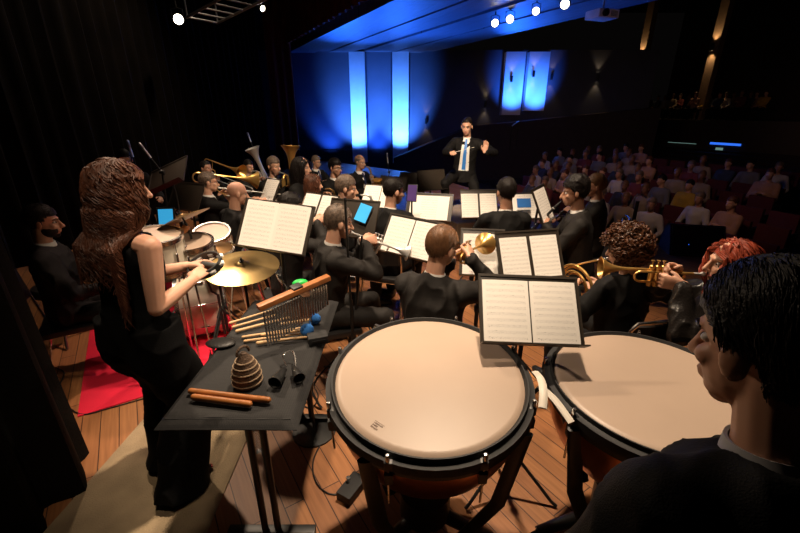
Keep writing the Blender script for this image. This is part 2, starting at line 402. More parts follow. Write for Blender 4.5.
def curtain(name, m, pts, z0, z1, amp, wl, label, seed=0, flare=0):
    rs = random.Random(seed); pts = [V(p) for p in pts]
    L = sum((pts[i + 1] - pts[i]).length for i in range(len(pts) - 1)); n = int(L / wl * 8)
    def at(s):
        for i in range(len(pts) - 1):
            l = (pts[i + 1] - pts[i]).length
            if s <= l or i == len(pts) - 2:
                d = (pts[i + 1] - pts[i]) / l; return pts[i] + d * s, V((-d.y, d.x, 0))
            s -= l
    vs = []; fs = []; nz = 14; ph = 0
    for i in range(n + 1):
        p, nn = at(L * i / n); ph += 2 * math.pi / 8 * (1 + .35 * NZ.noise(V((i * .11, seed, 0))))
        for k in range(nz + 1):
            t = k / nz; o = amp * math.sin(ph + .25 * NZ.noise(V((i * .05, t * 2, seed)))) * (1.15 - .5 * t) + .05 * NZ.noise(V((i * .04, t * 1.5, seed + 5)))
            q = p + nn * (o + flare * (1 - t) ** 3); vs.append((q.x, q.y, z0 + (z1 - z0) * t))
    N = len(vs)
    vs += [(V(v) + V((at(L * (i // (nz + 1)) / n)[1].x, at(L * (i // (nz + 1)) / n)[1].y, 0)) * .012)[:] for i, v in enumerate(vs)]
    for i in range(n):
        for k in range(nz):
            a = i * (nz + 1) + k; q = (a, a + nz + 1, a + nz + 2, a + 1)
            fs.append(q); fs.append(tuple(N + x for x in reversed(q)))
    for i in range(n):
        for k in (0, nz):
            a = i * (nz + 1) + k; fs.append((a, a + nz + 1, N + a + nz + 1, N + a))
    for k in range(nz):
        for a in (k, n * (nz + 1) + k): fs.append((a, a + 1, N + a + 1, N + a))
    return tag(MB().add(vs, fs).build(name, m), label, 'curtain')
curtain('stage_curtain', M['curtain'], [(-2.12, .55, 0), (-1.93, 1.15, 0), (-1.86, 1.68, 0), (-2.3, 2.02, 0)], .0, 6.2, .055, .24, 'near black curtain leg pooling on the boards left of the beige rug', 3, -.06)
curtain('stage_curtain', M['curtain'], [(-4.6, .4, 0), (-5.1, 3, 0), (-5.0, 10, 0), (-4.55, 14.6, 0)], .0, 6.3, .07, .33, 'long black pleated backdrop curtain behind the brass players', 5)
curtain('proscenium_curtain', M['redcurt'], [(-4.45, 15.0, 0), (-3.75, 15.55, 0)], .0, 6.3, .09, .3, 'dark red curtain hanging beside the blue lit wall', 9)
# the dark red pelmet over the stage front
q0 = V((-3.75, 15.55, 0)); q1 = q0 + HU * 17.6
curtain('stage_pelmet', M['redcurt'], [q0 - LN * .12, q1 - LN * .12], CEIL - .05, 6.3, .05, .4, 'dark red pelmet hung above the stage front, right of the lighting truss', 11)

# blue floodlights standing at the foot of the wall
for k, (px, w) in enumerate([(358, 2300), (401, 2300), (378, 420), (331, 330)]):
    x = wall_x(px, 160); spot('blue_flood_%d' % k, (x, WY - (1.9 if w > 1000 else .9), .15), (x, WY - .1, 1.9 if w > 1000 else 1.3), w, (.06, .23, 1) if w > 1000 else (.02, .12, 1), 62 if w > 1000 else 80, .9, .1)
for px, w in [(511, 620), (534, 620)]:
    x = wall_x(px, 115); spot('blue_flood_gallery', (x, WY - 1.6, 1.9), (x, WY - .1, 3.0), w, (.03, .16, 1), 60, .9, .1)
for (x, y, z, ax, ay, w, s) in [(-2.3, 16.6, 1.2, -.6, 13.6, 2200, 75), (-.3, 16.2, 1.2, 1.3, 12.6, 1300, 60), (3.9, 16.4, 2.2, 4.3, 12.8, 1100, 55)]:
    spot('blue_ceiling_wash', (x, y, z), (ax, ay, CEIL), w, (.015, .13, 1), s, .9, .2)

# ------------------------------------------------------------------ people
def ik(a, c, l1, l2, pole):
    a, c = V(a), V(c); d = c - a; L = min(d.length, (l1 + l2) * .995); d.normalize()
    x = (l1 * l1 - l2 * l2 + L * L) / (2 * L); h = math.sqrt(max(0, l1 * l1 - x * x))
    p = V(pole) - a; p = p - d * p.dot(d)
    if p.length < 1e-5: p = V((0, 0, -1)) - d * d.z * -1
    p.normalize(); return a + d * x + p * h, a + d * L

def hand(mb, w, d, palm, side, curl=.5, s=1, spread=.12):
    """side +1 left, -1 right; d = way the fingers point, palm = way the palm faces"""
    y = V(d).normalized(); z = -V(palm); z = (z - y * z.dot(y)).normalized(); x = y.cross(z)
    w = V(w)
    def P(a, b, c): return w + (x * (a * side) + y * b + z * c) * s     # +a is the thumb side
    mb.tube([P(0, -.02, 0), P(.004, .02, 0), P(.004, .055, .002), P(0, .088, 0)], [(.027 * s, .019 * s), (.033 * s, .016 * s), (.040 * s, .0145 * s), (.039 * s, .012 * s)], 12, ref=x)
    for k, (bx, L, r) in enumerate([(.030, .070, .0092), (.010, .078, .0096), (-.011, .072, .0092), (-.030, .056, .0082)]):
        a = 0; p = (bx, .084, .002); c = curl * (1 + .12 * k); pts = [P(bx * .8, .06, 0), P(*p)]; sx = spread * (1.2 - .8 * k)
        for q, (fr, bend) in enumerate([(.45, .55), (.32, .85), (.23, .6)]):
            a += bend * c * 1.25; l = L * fr
            p = (p[0] + l * sx * math.cos(a) * .5, p[1] + l * math.cos(a), p[2] - l * math.sin(a)); pts.append(P(*p))
        mb.chain(pts, [r * s, r * s, r * .95 * s, r * .88 * s, r * .75 * s], 8)
    tc = curl * .6
    mb.chain([P(.022, .012, -.004), P(.046, .040, -.012 - .012 * tc), P(.058 - .012 * tc, .068, -.018 - .024 * tc), P(.056 - .03 * tc, .090, -.020 - .036 * tc)], [.014 * s, .0125 * s, .0105 * s, .008 * s], 8)

class Person:
    def __init__(s, hx, hy, fdir, sit=True, lean=4, side=0, head=(0, 0, 0), scale=1.0, seat=.46, twist=0, hgt=0, base=0):
        s.sit = sit; s.k = scale; s.twist = twist; k = scale
        s.lean = R(lean); s.side = R(side)
        s.up = (ry(s.side) @ rx(-s.lean)).to_3x3() @ V((0, 0, 1))
        s.pel = V((0, 0, seat + .10)) if sit else V((0, 0, .93 * k + hgt))
        s.TR = (rz(R(twist)) @ ry(s.side) @ rx(-s.lean)).to_3x3()
        s.rt = s.TR @ V((1, 0, 0)); s.fw = s.TR @ V((0, 1, 0)); s.upv = s.TR @ V((0, 0, 1))
        s.neck = s.pel + s.upv * .50 * k
        hm = (rz(R(twist)) @ rz(R(head[0])) @ rx(R(head[1])) @ ry(R(head[2])))
        s.HM = T(s.neck + s.upv * .045 * k + hm.to_3x3() @ V((0, .025, .135)) * k) @ hm @ MX.Scale(k, 4)
        s.mouth = s.HM @ V((0, .098, -.066))
        s.yaw = face(*fdir); off = rz(s.yaw) @ V((s.HM.translation.x, s.HM.translation.y, 0))
        s.base = V((hx - off.x, hy - off.y, base)); s.M = T(s.base) @ rz(s.yaw)
        s.sh = {q: s.neck - s.upv * .07 * k - s.rt * (.175 * k * q) for q in (1, -1)}     # +1 left, -1 right
    def arms(s, l, r, dl=None, dr=None, pl=None, pr=None, cl=.5, cr=.5, polel=None, poler=None):
        """targets for the wrists, in person space"""
        s.A = {}
        for q, tgt, d, pm, c, po in ((1, l, dl, pl, cl, polel), (-1, r, dr, pr, cr, poler)):
            sh = s.sh[q]; pole = V(po) if po else sh + V((-.35 * q, -.15, -.5))
            e, w = ik(sh, tgt, .285 * s.k, .255 * s.k, pole)
            d = V(d) if d else (w - e).normalized(); pm = V(pm) if pm else V((q * .8, 0, -.6))
            s.A[q] = (sh, e, w, d, pm, c)
        return s
    def legs(s, fl=None, fr=None, kl=None, kr=None):
        s.Lg = {}
        for q, ft, kp in ((1, fl, kl), (-1, fr, kr)):
            hip = s.pel - V((.095 * q * s.k, 0, .02))
            if ft is None: ft = (-.13 * q, .40, .09) if s.sit else (-.10 * q, 0, .085)
            kp = V(kp) if kp else hip + V((-.15 * q, .8, .25))
            kn, an = ik(hip, ft, .435 * s.k, .43 * s.k, kp); s.Lg[q] = (hip, kn, an)
        return s
    # the head in its own space: eyes at 0, chin -.115, top +.115
    def head_into(s, mb):
        m = s.HM
        mb.ell((0, -.014, .032), (.074, .094, .084), mtx=m); mb.ell((0, .020, -.040), (.058, .066, .070), mtx=m)
        mb.ell((0, .056, -.096), (.024, .024, .020), mtx=m); mb.ell((0, .040, -.078), (.044, .042, .030), mtx=m)
        mb.chain([(0, .084, .010), (0, .098, -.015), (0, .110, -.036)], [.008, .010, .0125], 8, m); mb.ell((0, .096, -.040), (.018, .011, .009), mtx=m)
        mb.chain([(-.042, .062, .022), (-.018, .080, .023), (.018, .080, .023), (.042, .062, .022)], [.008, .009, .009, .008], 8, m)
        for q in (1, -1):
            mb.ell((.036 * q, .055, -.026), (.022, .022, .020), mtx=m); mb.ell((.078 * q, -.012, -.010), (.009, .020, .031), rot=rz(R(-18 * q)).to_3x3(), mtx=m)
        mb.cap((-.014, .085, -.062), (.014, .085, -.062), .0085, n=8, mtx=m); mb.cap((-.012, .083, -.072), (.012, .083, -.072), .0095, n=8, mtx=m)
        hb = m @ V((0, -.022, -.05))
        mb.chain([s.neck - s.upv * .05, s.neck + s.upv * .03, hb], [.062 * s.k, .055 * s.k, .052 * s.k], 14)
    def torso_rings(s, g=0, fem=False, wide=1):
        k = s.k; o = []
        for h, w, d, f in [(-.10, .150, .115, -.01), (0, .172, .125, -.01), (.12, .150 if not fem else .128, .112, 0), (.24, .160 if not fem else .138, .118, .01), (.36, .180 if not fem else .158, .125 if not fem else .122, .012), (.44, .168 if not fem else .140, .100, .0), (.49, .105, .078, -.005), (.515, .066, .062, 0)]:
            c = s.pel + s.upv * (h * k) + s.fw * (f * k)
            if h < .1: c = s.pel + (s.upv * .5 + V((0, 0, .5))) * (h * k)
            o.append((c, ((w + g) * wide * k, (d + g) * k)))
        return o
    def root(s, label, name='person', cat='person', group=None):
        s.R = thing(name, label, cat, s.M, group); return s.R
    def body(s, skin, vox=.007, g=-.022, fem=False, arms_r=1.0, feet=False):
        mb = MB(); s.head_into(mb); k = s.k
        ring = s.torso_rings(g, fem); mb.tube([c for c, r in ring], [r for c, r in ring], 18, ref=s.rt)
        for q in (1, -1):
            sh, e, w, d, pm, c = s.A[q]
            mb.chain([s.neck - s.upv * .06 - s.rt * .09 * q * k, sh, sh.lerp(e, .5), e, e.lerp(w, .3), w], [.05 * k, .052 * k * arms_r, .047 * k * arms_r, .038 * k * arms_r, .040 * k * arms_r, .026 * k], 12)
            hand(mb, w, d, pm, q, c, k)
            if hasattr(s, 'Lg'):
                h, kn, an = s.Lg[q]; mb.chain([h, kn, kn.lerp(an, .3), an], [.062 * k, .044 * k, .045 * k, .030 * k], 10)
        s.B = link('body', fuse(mb, vox, 3, .45), skin, s.R)
        return s.B
    def eyes(s, lips=False, inset=0):
        for q in (1, -1):
            mb = MB(); mb.ell((.031 * q, .0672 - inset, .001), (.0125, .0115, .0088), mtx=s.HM); o = mb.build('eye', M['eyew'], s.B)
            MB().ell((.031 * q, .0770 - inset, .001), (.0068, .0028, .0068), nu=10, nv=6, mtx=s.HM).build('iris', M['dark'], o)
        if lips:
            MB().chain([(-.023, .083, -.067), (0, .0945, -.066), (.023, .083, -.067)], [.004, .0065, .004], 8, s.HM).build('lips', M['lip'], s.B)
    def brows(s, m):
        for q in (1, -1): MB().chain([(.016 * q, .0885, .020), (.034 * q, .080, .026), (.048 * q, .064, .021)], [.0035, .0040, .0025], 6, s.HM).build('eyebrow', m, s.B)
    def glasses(s):
        mb = MB()
        for q in (1, -1):
            mb.tube(arc((.033 * q, .100, .0), .022, 0, 342, 18, (1, 0, 0), (0, 0, .8)), .0018, 6, s.HM, closed=True)
            mb.tube([(.055 * q, .098, .006), (.080 * q, .05, .008), (.082 * q, -.01, .004)], .0018, 6, s.HM)
        mb.tube([(-.011, .102, .003), (0, .106, .006), (.011, .102, .003)], .0018, 6, s.HM); mb.build('glasses', M['blk'], s.B)
    def jacket(s, m, name='jacket', vox=.012, fem=False, sleeve=1.0, rum=.007, wide=1.0, hemz=None):
        mb = MB(); k = s.k; ring = s.torso_rings(.012, fem, wide); s.JR = ring
        mb.tube([c for c, r in ring], [r for c, r in ring], 22, ref=s.rt)
        for q in (1, -1):
            sh, e, w, d, pm, c = s.A[q]; w2 = e.lerp(w, .90)
            mb.chain([s.neck - s.upv * .035 * k - s.rt * .07 * q * k, sh + s.upv * .004, sh.lerp(e, .5), e, e.lerp(w2, .4), w2], [x * k * sleeve for x in (.052, .072, .064, .055, .052, .042)], 14)
        if not s.sit:   # skirt of the jacket
            mb.tube([s.pel + s.upv * .02, s.pel - V((0, 0, .06)), s.pel - V((0, 0, .17))], [(.185 * k, .138 * k), (.192 * k, .148 * k), (.20 * k, .152 * k)], 22, ref=s.rt)
        s.J = link(name, fuse(mb, vox, 4, .5, rum, 11), m, s.R); return s.J
    def trousers(s, m, vox=.014, rum=.006):
        mb = MB(); k = s.k; mb.ell(s.pel - V((0, 0, .01)), (.168 * k, .128 * k, .105 * k))
        for q in (1, -1):
            h, kn, an = s.Lg[q]; mb.chain([h, h.lerp(kn, .5), kn, kn.lerp(an, .5), an + (kn - an).normalized() * .03], [.092 * k, .083 * k, .066 * k, .060 * k, .055 * k], 14)
        o = link('trousers', fuse(mb, vox, 3, .5, rum, 10), m, s.R)
        for q in (1, -1):
            h, kn, an = s.Lg[q]; f = (kn - an); f = V((h.x * 0 + (an - h).x, (an - h).y, 0)) if not s.sit else V((-.12 * q, 1, 0)); f = f.normalized() if f.length > .12 else V((-.15 * q, 1, 0)).normalized()
            if not s.sit: f = V((-.25 * q, 1, 0)).normalized()
            mb = MB(); b = V((an.x, an.y, an.z - .085))
            mb.chain([b - f * .05 + V((0, 0, .045)), b + f * .06 + V((0, 0, .042)), b + f * .15 + V((0, 0, .032))], [.042, .042, .030], 12)
            mb.cap(an, b + V((0, 0, .05)), .040, .042); mb.box(b + f * .05 + V((0, 0, .012)), (.07, .07, .022))
            link('shoe', fuse(mb, .009, 3), M['shoe'], s.R)
        return o
    def collar(s, m, r=.062, parent=None):
        n = (s.HM @ V((0, -.02, -.07)) - s.neck).normalized(); c = s.neck + n * .004
        MB().lathe([(r + .012, -.020), (r + .004, .005), (r - .002, .030), (r - .008, .028), (r - .004, .0), (r + .002, -.022)], c, n, 22, closed=True).build('shirt_collar', m, s.R)
    def patch(s, name, m, t0, t1, w0, w1, off, n=10, parent=None):
        """a strip lying on the front of the jacket from height t0 to t1 (fractions of the torso), half width w0 -> w1"""
        ring = s.JR; N = len(ring) - 1; vs = []; fs = []; K = 6
        for j in range(n + 1):
            t = t0 + (t1 - t0) * j / n; x = t * N; i = min(int(x), N - 1); f = x - i
            c = ring[i][0].lerp(ring[i + 1][0], f); a = [ring[i][1][z] * (1 - f) + ring[i + 1][1][z] * f for z in (0, 1)]; w = w0 + (w1 - w0) * j / n
            for q in range(K + 1):
                u = w * (2 * q / K - 1); u = max(-a[0] * .9, min(a[0] * .9, u)); yy = a[1] * math.sqrt(1 - (u / a[0]) ** 2)
                vs.append(c + s.rt * u + s.fw * (yy + off)); 
        Nv = len(vs); vs += [v - s.fw * .02 for v in vs[:Nv]]
        for j in range(n):
            for q in range(K):
                a = j * (K + 1) + q; f = (a, a + 1, a + K + 2, a + K + 1); fs.append(f); fs.append(tuple(Nv + z for z in reversed(f)))
        edge = [q for q in range(K + 1)] + [j * (K + 1) + K for j in range(1, n + 1)] + [n * (K + 1) + q for q in range(K - 1, -1, -1)] + [j * (K + 1) for j in range(n - 1, 0, -1)]
        for i in range(len(edge)):
            a, b = edge[i], edge[(i + 1) % len(edge)]; fs.append((a, b, Nv + b, Nv + a))
        return MB().add(vs, fs).build(name, m, parent or s.R)
    # ---- hair
    def hair_short(s, m, thick=1.07, top=.012, line=.055, side=-.03, nape=-.075, amp=.0035, bald=None, name='hair'):
        vs = []; fs = []; nu, nv = 36, 24; c = V((0, -.014, .032))
        for j in range(nv + 1):
            th = math.pi * j / nv
            for i in range(nu):
                a = 2 * math.pi * i / nu; d = V((math.sin(th) * math.cos(a), math.sin(th) * math.sin(a), math.cos(th)))
                p = c + V((d.x * .074, d.y * .094, d.z * .084)) * thick
                lim = line if p.y > .03 else (side if p.y > -.03 else nape)          # lowest z that carries hair
                if p.y > -.03 and p.y < .06: lim = side + (line - side) * max(0, min(1, (p.y + .005) / .055))
                ok = p.z > lim
                if bald and p.z > bald: ok = False
                nzv = NZ.noise(V((p.x * 45, p.y * 45, p.z * 45))) + .5 * NZ.noise(V((p.x * 110, p.y * 110, p.z * 60)))
                if ok: p = p + d * (amp * nzv + top * max(0, d.z) ** 1.5)
                else: p = c + V((d.x * .074, d.y * .094, d.z * .084)) * .88
                vs.append(p)
        for j in range(nv):
            for i in range(nu): fs.append((j * nu + i, (j + 1) * nu + i, (j + 1) * nu + (i + 1) % nu, j * nu + (i + 1) % nu))
        return MB().add(vs, fs, s.HM).build(name, m, s.B)
    def strands(s, mb, n, L, rad, wave, seed, frontz=.05, nape=-.06, spread=1.0, pts=14, tight=7, side0=False, clump=0, torso=False, fall=.085, cap=None, topl=0):
        rs = random.Random(seed); Hm = s.HM; inv = Hm.inverted().to_3x3(); g = (inv @ V((0, 0, -1))).normalized()
        for q in range(n):
            while True:
                z = rs.uniform(-.9, 1); a = rs.uniform(0, 2 * math.pi); rr = math.sqrt(1 - z * z); d = V((rr * math.cos(a), rr * math.sin(a), z))
                p = V((0, -.014, .032)) + V((d.x * .076, d.y * .096, d.z * .086))
                if p.z > (frontz if p.y > .03 else ((.034 if side0 and p.y > -.042 else -.01 if p.y > 0 else nape))): break
            C_ = V((0, -.014, .032))
            def surf(dv): return V((dv.x * .074, dv.y * .094, dv.z * .084)) * cap[0] + dv * (cap[1] * max(0, dv.z) ** 1.5 + .0015)
            if cap: p = C_ + surf(d)
            out = [p]; v = V((d.x, d.y - .15, d.z * .3)).normalized(); ph = rs.uniform(0, 6.28) if not clump else 9 * NZ.noise(d * clump) + rs.uniform(-.5, .5); l = L * rs.uniform(.75, 1.05) * (1 + topl * (max(0, d.z) + max(0, d.y)))
            st = l / pts; side = d.cross(g); side = side.normalized() if side.length > .01 else V((1, 0, 0))
            x = p.copy()
            if cap:
                v = V((d.x * .4, -.9, -.1)) if d.y > -.25 else V((d.x * .1, -.15, -.9))
                v = (v - d * v.dot(d)).normalized()
            elif d.y > .05: v = V((math.copysign(.9, d.x + rs.uniform(-.1, .1)), d.y - 1.1, .1)).normalized()
            for i in range(pts):
                v = ((v * .8 + g * .25) if cap else (v * .55 + g * .62)).normalized(); x = x + v * st
                if x.y > .012 and x.z < .055 and abs(x.x) < .079: x.x = math.copysign(.079, x.x if abs(x.x) > .004 else d.x); x.y -= .010
                e = x - V((0, -.014, .032)); k = math.sqrt((e.x / .080) ** 2 + (e.y / .100) ** 2 + (e.z / .09) ** 2)
                lim = 1.04 + .13 * spread * max(0, min(1, (.085 - x.z) / .16)) * (.75 + .5 * rs.random())
                if cap:
                    if x.z > -.12:
                        dv = V((e.x / .074, e.y / .094, e.z / .084)).normalized(); sv = surf(dv)
                        if e.length < sv.length: x = C_ + sv
                elif x.z > -.10 and k < lim: x = V((0, -.014, .032)) + e * (lim / max(k, .05))
                if x.z <= -.10:      # falls beside the neck, never into it
                    r = math.hypot(x.x, x.y + .02)
                    if r < fall: f = fall / max(r, .01); x.x *= f; x.y = (x.y + .02) * f - .02
                    if x.y > .03: x.y -= .012
                if torso:
                    q_ = s.TR.inverted() @ (Hm @ x - s.neck)
                    if -.45 < q_.z < .02:
                        f_ = min(1, max(0, (.02 - q_.z) / .09)); ra, rb = .075 + .120 * f_, .072 + .068 * f_
                        if abs(q_.x) < ra:
                            yb = rb * math.sqrt(1 - (q_.x / ra) ** 2)
                            if abs(q_.y) < yb:
                                q_.y = -yb if q_.y < .05 else yb; x = Hm.inverted() @ (s.neck + s.TR @ q_)
                w = wave * min(1, i / 4); t = i * tight * .12 + ph
                out.append(x + side * (w * math.sin(t)) + d * (w * .7 * math.cos(t)))
            mb.tube(out, [rad * (.8 if i == 0 else 1 - .65 * (i / pts) ** 3) for i in range(len(out))], 5, Hm)
    def curls(s, mb, n, rx_, seed, rad=.0042, cr=.013):
        rs = random.Random(seed)
        for q in range(n):
            while True:
                z = rs.uniform(-.95, 1); a = rs.uniform(0, 2 * math.pi); rr = math.sqrt(1 - z * z); d = V((rr * math.cos(a), rr * math.sin(a), z))
                p = V((0, -.022, .022)) + V((d.x * rx_[0], d.y * rx_[1], d.z * rx_[2])) * rs.uniform(.86, 1.06)
                if p.z > (.045 if p.y > .02 else -.13): break
            ax = (d + V((rs.uniform(-1, 1), rs.uniform(-1, 1), rs.uniform(-1.2, .6)))).normalized(); x, y, _ = frame(ax); c = cr * rs.uniform(.7, 1.25)
            pts = [p + x * (c * math.cos(t)) + y * (c * math.sin(t)) + ax * (.0035 * t) for t in [i * .62 for i in range(15)]]
            mb.tube(pts, rad, 5, s.HM)

def chair(label, P, group=None):
    """black stacking chair under a seated player; local +y is the way the sitter faces"""
    m = P.M; z = P.pel.z - .10
    o = thing('orchestra_chair', label, 'chair', m, group)
    MB().box((0, .02, z - .022), (.43, .42, .044), bev=.016).build('seat', M['blkpad'], o)
    vs = MB(); pts = [(-.20, -.225, 0), (-.1, -.25, 0), (0, -.258, 0), (.1, -.25, 0), (.2, -.225, 0)]
    for a in range(4):
        (x0, y0, _), (x1, y1, _) = pts[a], pts[a + 1]
        vs.add([(x0, y0, z + .17), (x1, y1, z + .17), (x1, y1 - .03, z + .40), (x0, y0 - .03, z + .40), (x0, y0 - .022, z + .17), (x1, y1 - .022, z + .17), (x1, y1 - .052, z + .40), (x0, y0 - .052, z + .40)],
               [(0, 1, 2, 3), (7, 6, 5, 4), (0, 4, 5, 1), (3, 2, 6, 7), (0, 3, 7, 4), (1, 5, 6, 2)])
    vs.build('backrest', M['blkpad'], o)
    mb = MB().tube([(-.215, -.20, z - .03), (-.22, -.235, z + .17), (-.215, -.27, z + .38), (-.19, -.285, z + .425), (-.1, -.305, z + .43), (0, -.312, z + .43), (.1, -.305, z + .43), (.19, -.285, z + .425), (.215, -.27, z + .38), (.22, -.235, z + .17), (.215, -.20, z - .03)], .011, 8)
    mb.tube([(-.2, .19, z - .05), (.2, .19, z - .05)], .010, 8).tube([(-.2, -.17, z - .05), (.2, -.17, z - .05)], .010, 8); mb.build('frame', M['chrome'], o)
    for sx in (-1, 1):
        for (ya, yb) in ((.19, .24), (-.17, -.27)):
            MB().tube([(.2 * sx, ya, z - .04), (.225 * sx, yb, 0.0)], .011, 8).build('leg', M['chrome'], o)
    return o

# ------------------------------------------------------------------ instruments (mouthpiece at the origin, player looks along +y)
def bellprof(r, L, r0, n=10):
    o = [(r0 + (r - r0) * (i / n) ** 3.2, L * i / n) for i in range(n + 1)]
    return o + [(r - .002, L + .003)] + [(a - .002, h) for a, h in reversed(o[1:-1])] 
def trumpet(label, mtx, m, bellr=.062, L=.48, mute=False, name='trumpet'):
    o = thing(name, label, 'trumpet' if name == 'trumpet' else 'horn', mtx)
    MB().lathe([(.013, 0), (.014, .004), (.006, .022), (.0055, .07)], ax=(0, 1, 0), n=14).build('mouthpiece', M['silver'], o)
    mb = MB().tube([(0, .05, 0), (0, L * .62, 0)] + [p for p in arc((0, L * .62, -.028), .028, 90, -90, 8, (0, 1, 0), (0, 0, 1))] + [(0, L * .42, -.056)], .0062, 8)
    mb.tube([(.03, L * .70, .002), (.03, L * .22, .002)] + arc((.03, L * .22, -.027), .029, 90, 270, 8, (0, 1, 0), (0, 0, 1)) + [(.03, L * .45, -.056), (.012, L * .5, -.056)], [.0085, .0062] + [.006] * 9 + [.006, .006], 8)
    mb.tube([(0, L * .3, -.056), (0, L * .3, -.004)], .003, 6); mb.build('tubing', m, o)
    MB().lathe(bellprof(bellr, L * .34, .0085), (.03, L * .68, .002), (0, 1, 0), 24).build('bell', m, o)
    for k in range(3):
        y = L * (.40 + .055 * k)
        MB().lathe([(.0105, -.085), (.0125, -.08), (.0125, .03), (.009, .034), (.0035, .036), (.0035, .055), (.009, .057), (.009, .061), (0, .062)], (.013, y, 0), (0, 0, 1), 12).build('valve', m, o)
    return o
def french_horn(label, mtx, m):
    o = thing('french_horn', label, 'horn', mtx)
    MB().lathe([(.010, 0), (.011, .004), (.005, .03), (.005, .07)], ax=(0, 1, 0), n=12).build('mouthpiece', M['silver'], o)
    c = (.02, .26, -.16); ax1, ax2 = V((.35, .94, 0)).normalized(), V((0, 0, 1))
    mb = MB()
    for r, dx, a in ((.145, 0, .0085), (.125, .016, .007), (.105, -.012, .0065), (.085, .006, .006)):
        mb.tube([p + V((dx, 0, 0)) for p in arc(c, r, 0, 345, 30, ax1, ax2)], a, 8, closed=True)
    mb.tube([(0, .05, 0), (.0, .16, -.01), V(c) + ax1 * .02 + V((0, 0, .13))], .0055, 8); mb.build('coil', m, o)
    mb = MB()
    for k in range(3): mb.lathe([(.016, -.022), (.016, .022)], V(c) + V((-.02, -.03 + .036 * k, .02)), (1, .2, 0), 12)
    mb.build('rotary_valves', m, o)
    MB().lathe(bellprof(.155, .26, .012, 14), V(c) + V((.03, .04, -.12)), (.75, -.55, -.1), 30).build('bell', m, o)
    return o
def trombone(label, mtx, m):
    o = thing('trombone', label, 'trombone', mtx)
    MB().lathe([(.014, 0), (.015, .004), (.006, .03), (.006, .08)], ax=(0, 1, 0), n=12).build('mouthpiece', M['silver'], o)
    MB().tube([(0, .06, 0), (0, .72, 0)] + arc((0, .72, -.04), .04, 90, -90, 8, (0, 1, 0), (0, 0, 1)) + [(0, .1, -.08)], .007, 8).build('slide', M['silver'], o)
    mb = MB().tube([(0, .1, -.08), (-.06, .02, -.05), (-.11, -.05, .0), (-.11, -.2, .02)] + arc((-.11, -.2, .075), .055, -90, -270, 10, (0, 1, 0), (0, 0, 1)) + [(-.11, .12, .13)], [.007] * 4 + [.008] * 11 + [.011], 8)
    mb.tube([(-.11, -.1, .02), (-.11, -.1, .13)], .004, 6); mb.build('tubing', m, o)
    MB().lathe(bellprof(.11, .34, .011, 14), (-.11, .11, .13), (0, 1, 0), 26).build('bell', m, o)
    return o
def tuba(label, mtx, m, s=1.0, name='tuba', bellr=.19, mir=-1):
    o = thing(name, label, name, mtx)
    def Q(x, y, z): return (x * s * mir, y * s, z * s)
    MB().lathe([(.016, 0), (.018, .005), (.008, .035), (.007, .08)], ax=(0, 1, -.1), n=12).build('mouthpiece', M['silver'], o)
    mb = MB().tube([Q(.14, .2, .05), Q(.14, .2, -.45)] + [V(Q(.02, .2, -.45)) + (V(p) - V((0, 0, 0))) for p in arc((0, 0, 0), .12 * s, 0, -180, 10, (mir, 0, 0), (0, 0, 1))] + [Q(-.10, .2, -.1)] + [V(Q(-.04, .2, -.1)) + V(p) for p in arc((0, 0, 0), .06 * s, 180, 0, 8, (mir, 0, 0), (0, 0, 1))] + [Q(.02, .2, -.4)],
                 [x * s for x in [.05, .06] + [.06 - .018 * i / 10 for i in range(11)] + [.034] + [.03 - .008 * i / 8 for i in range(9)] + [.02]], 14)
    mb.tube([Q(0, .08, 0), Q(.02, .14, -.02), Q(.06, .15, -.1), Q(.06, .16, -.35)], .009 * s, 8)
    mb.build('body', m, o)
    MB().lathe(bellprof(bellr * s, .52 * s, .05 * s, 14), Q(.14, .2, 0), (0, 0, 1), 30).build('bell', m, o)
    for k in range(3):
        MB().lathe([(.016 * s, -.12 * s), (.018 * s, -.11 * s), (.018 * s, .04 * s), (.006 * s, .045 * s), (.006 * s, .07 * s), (.013 * s, .074 * s), (0, .08 * s)], Q(.02 + .045 * k, .27, -.12), (0, 0, 1), 12).build('valve', M['silver'], o)
    return o
def saxophone(label, mtx, m):
    o = thing('saxophone', label, 'saxophone', mtx)
    MB().tube([(0, 0, 0), (0, .05, .008)], [.008, .011], 10).build('mouthpiece', M['blk'], o)
    mb = MB().tube([(0, .045, .006), (0, .10, .010), (0, .145, -.015), (0, .155, -.06), (0, .15, -.50)] + arc((0, .205, -.50), .055, 180, 350, 10, (0, 1, 0), (0, 0, 1)) + [(0, .275, -.32)], [.009, .011, .013, .014, .030] + [.032 + .001 * i for i in range(11)] + [.045], 14)
    mb.build('body', m, o)
    MB().lathe(bellprof(.078, .16, .044, 8), (0, .275, -.33), (0, .18, 1), 24).build('bell', m, o)
    mb = MB()
    for k in range(7): mb.lathe([(.016, 0), (.016, .006), (0, .008)], (.012, .17 + .004 * k, -.12 - .052 * k), (.4, 1, 0), 10)
    mb.tube([(.03, .16, -.1), (.034, .165, -.48)], .004, 6); mb.build('keys', M['silver'], o)
    return o
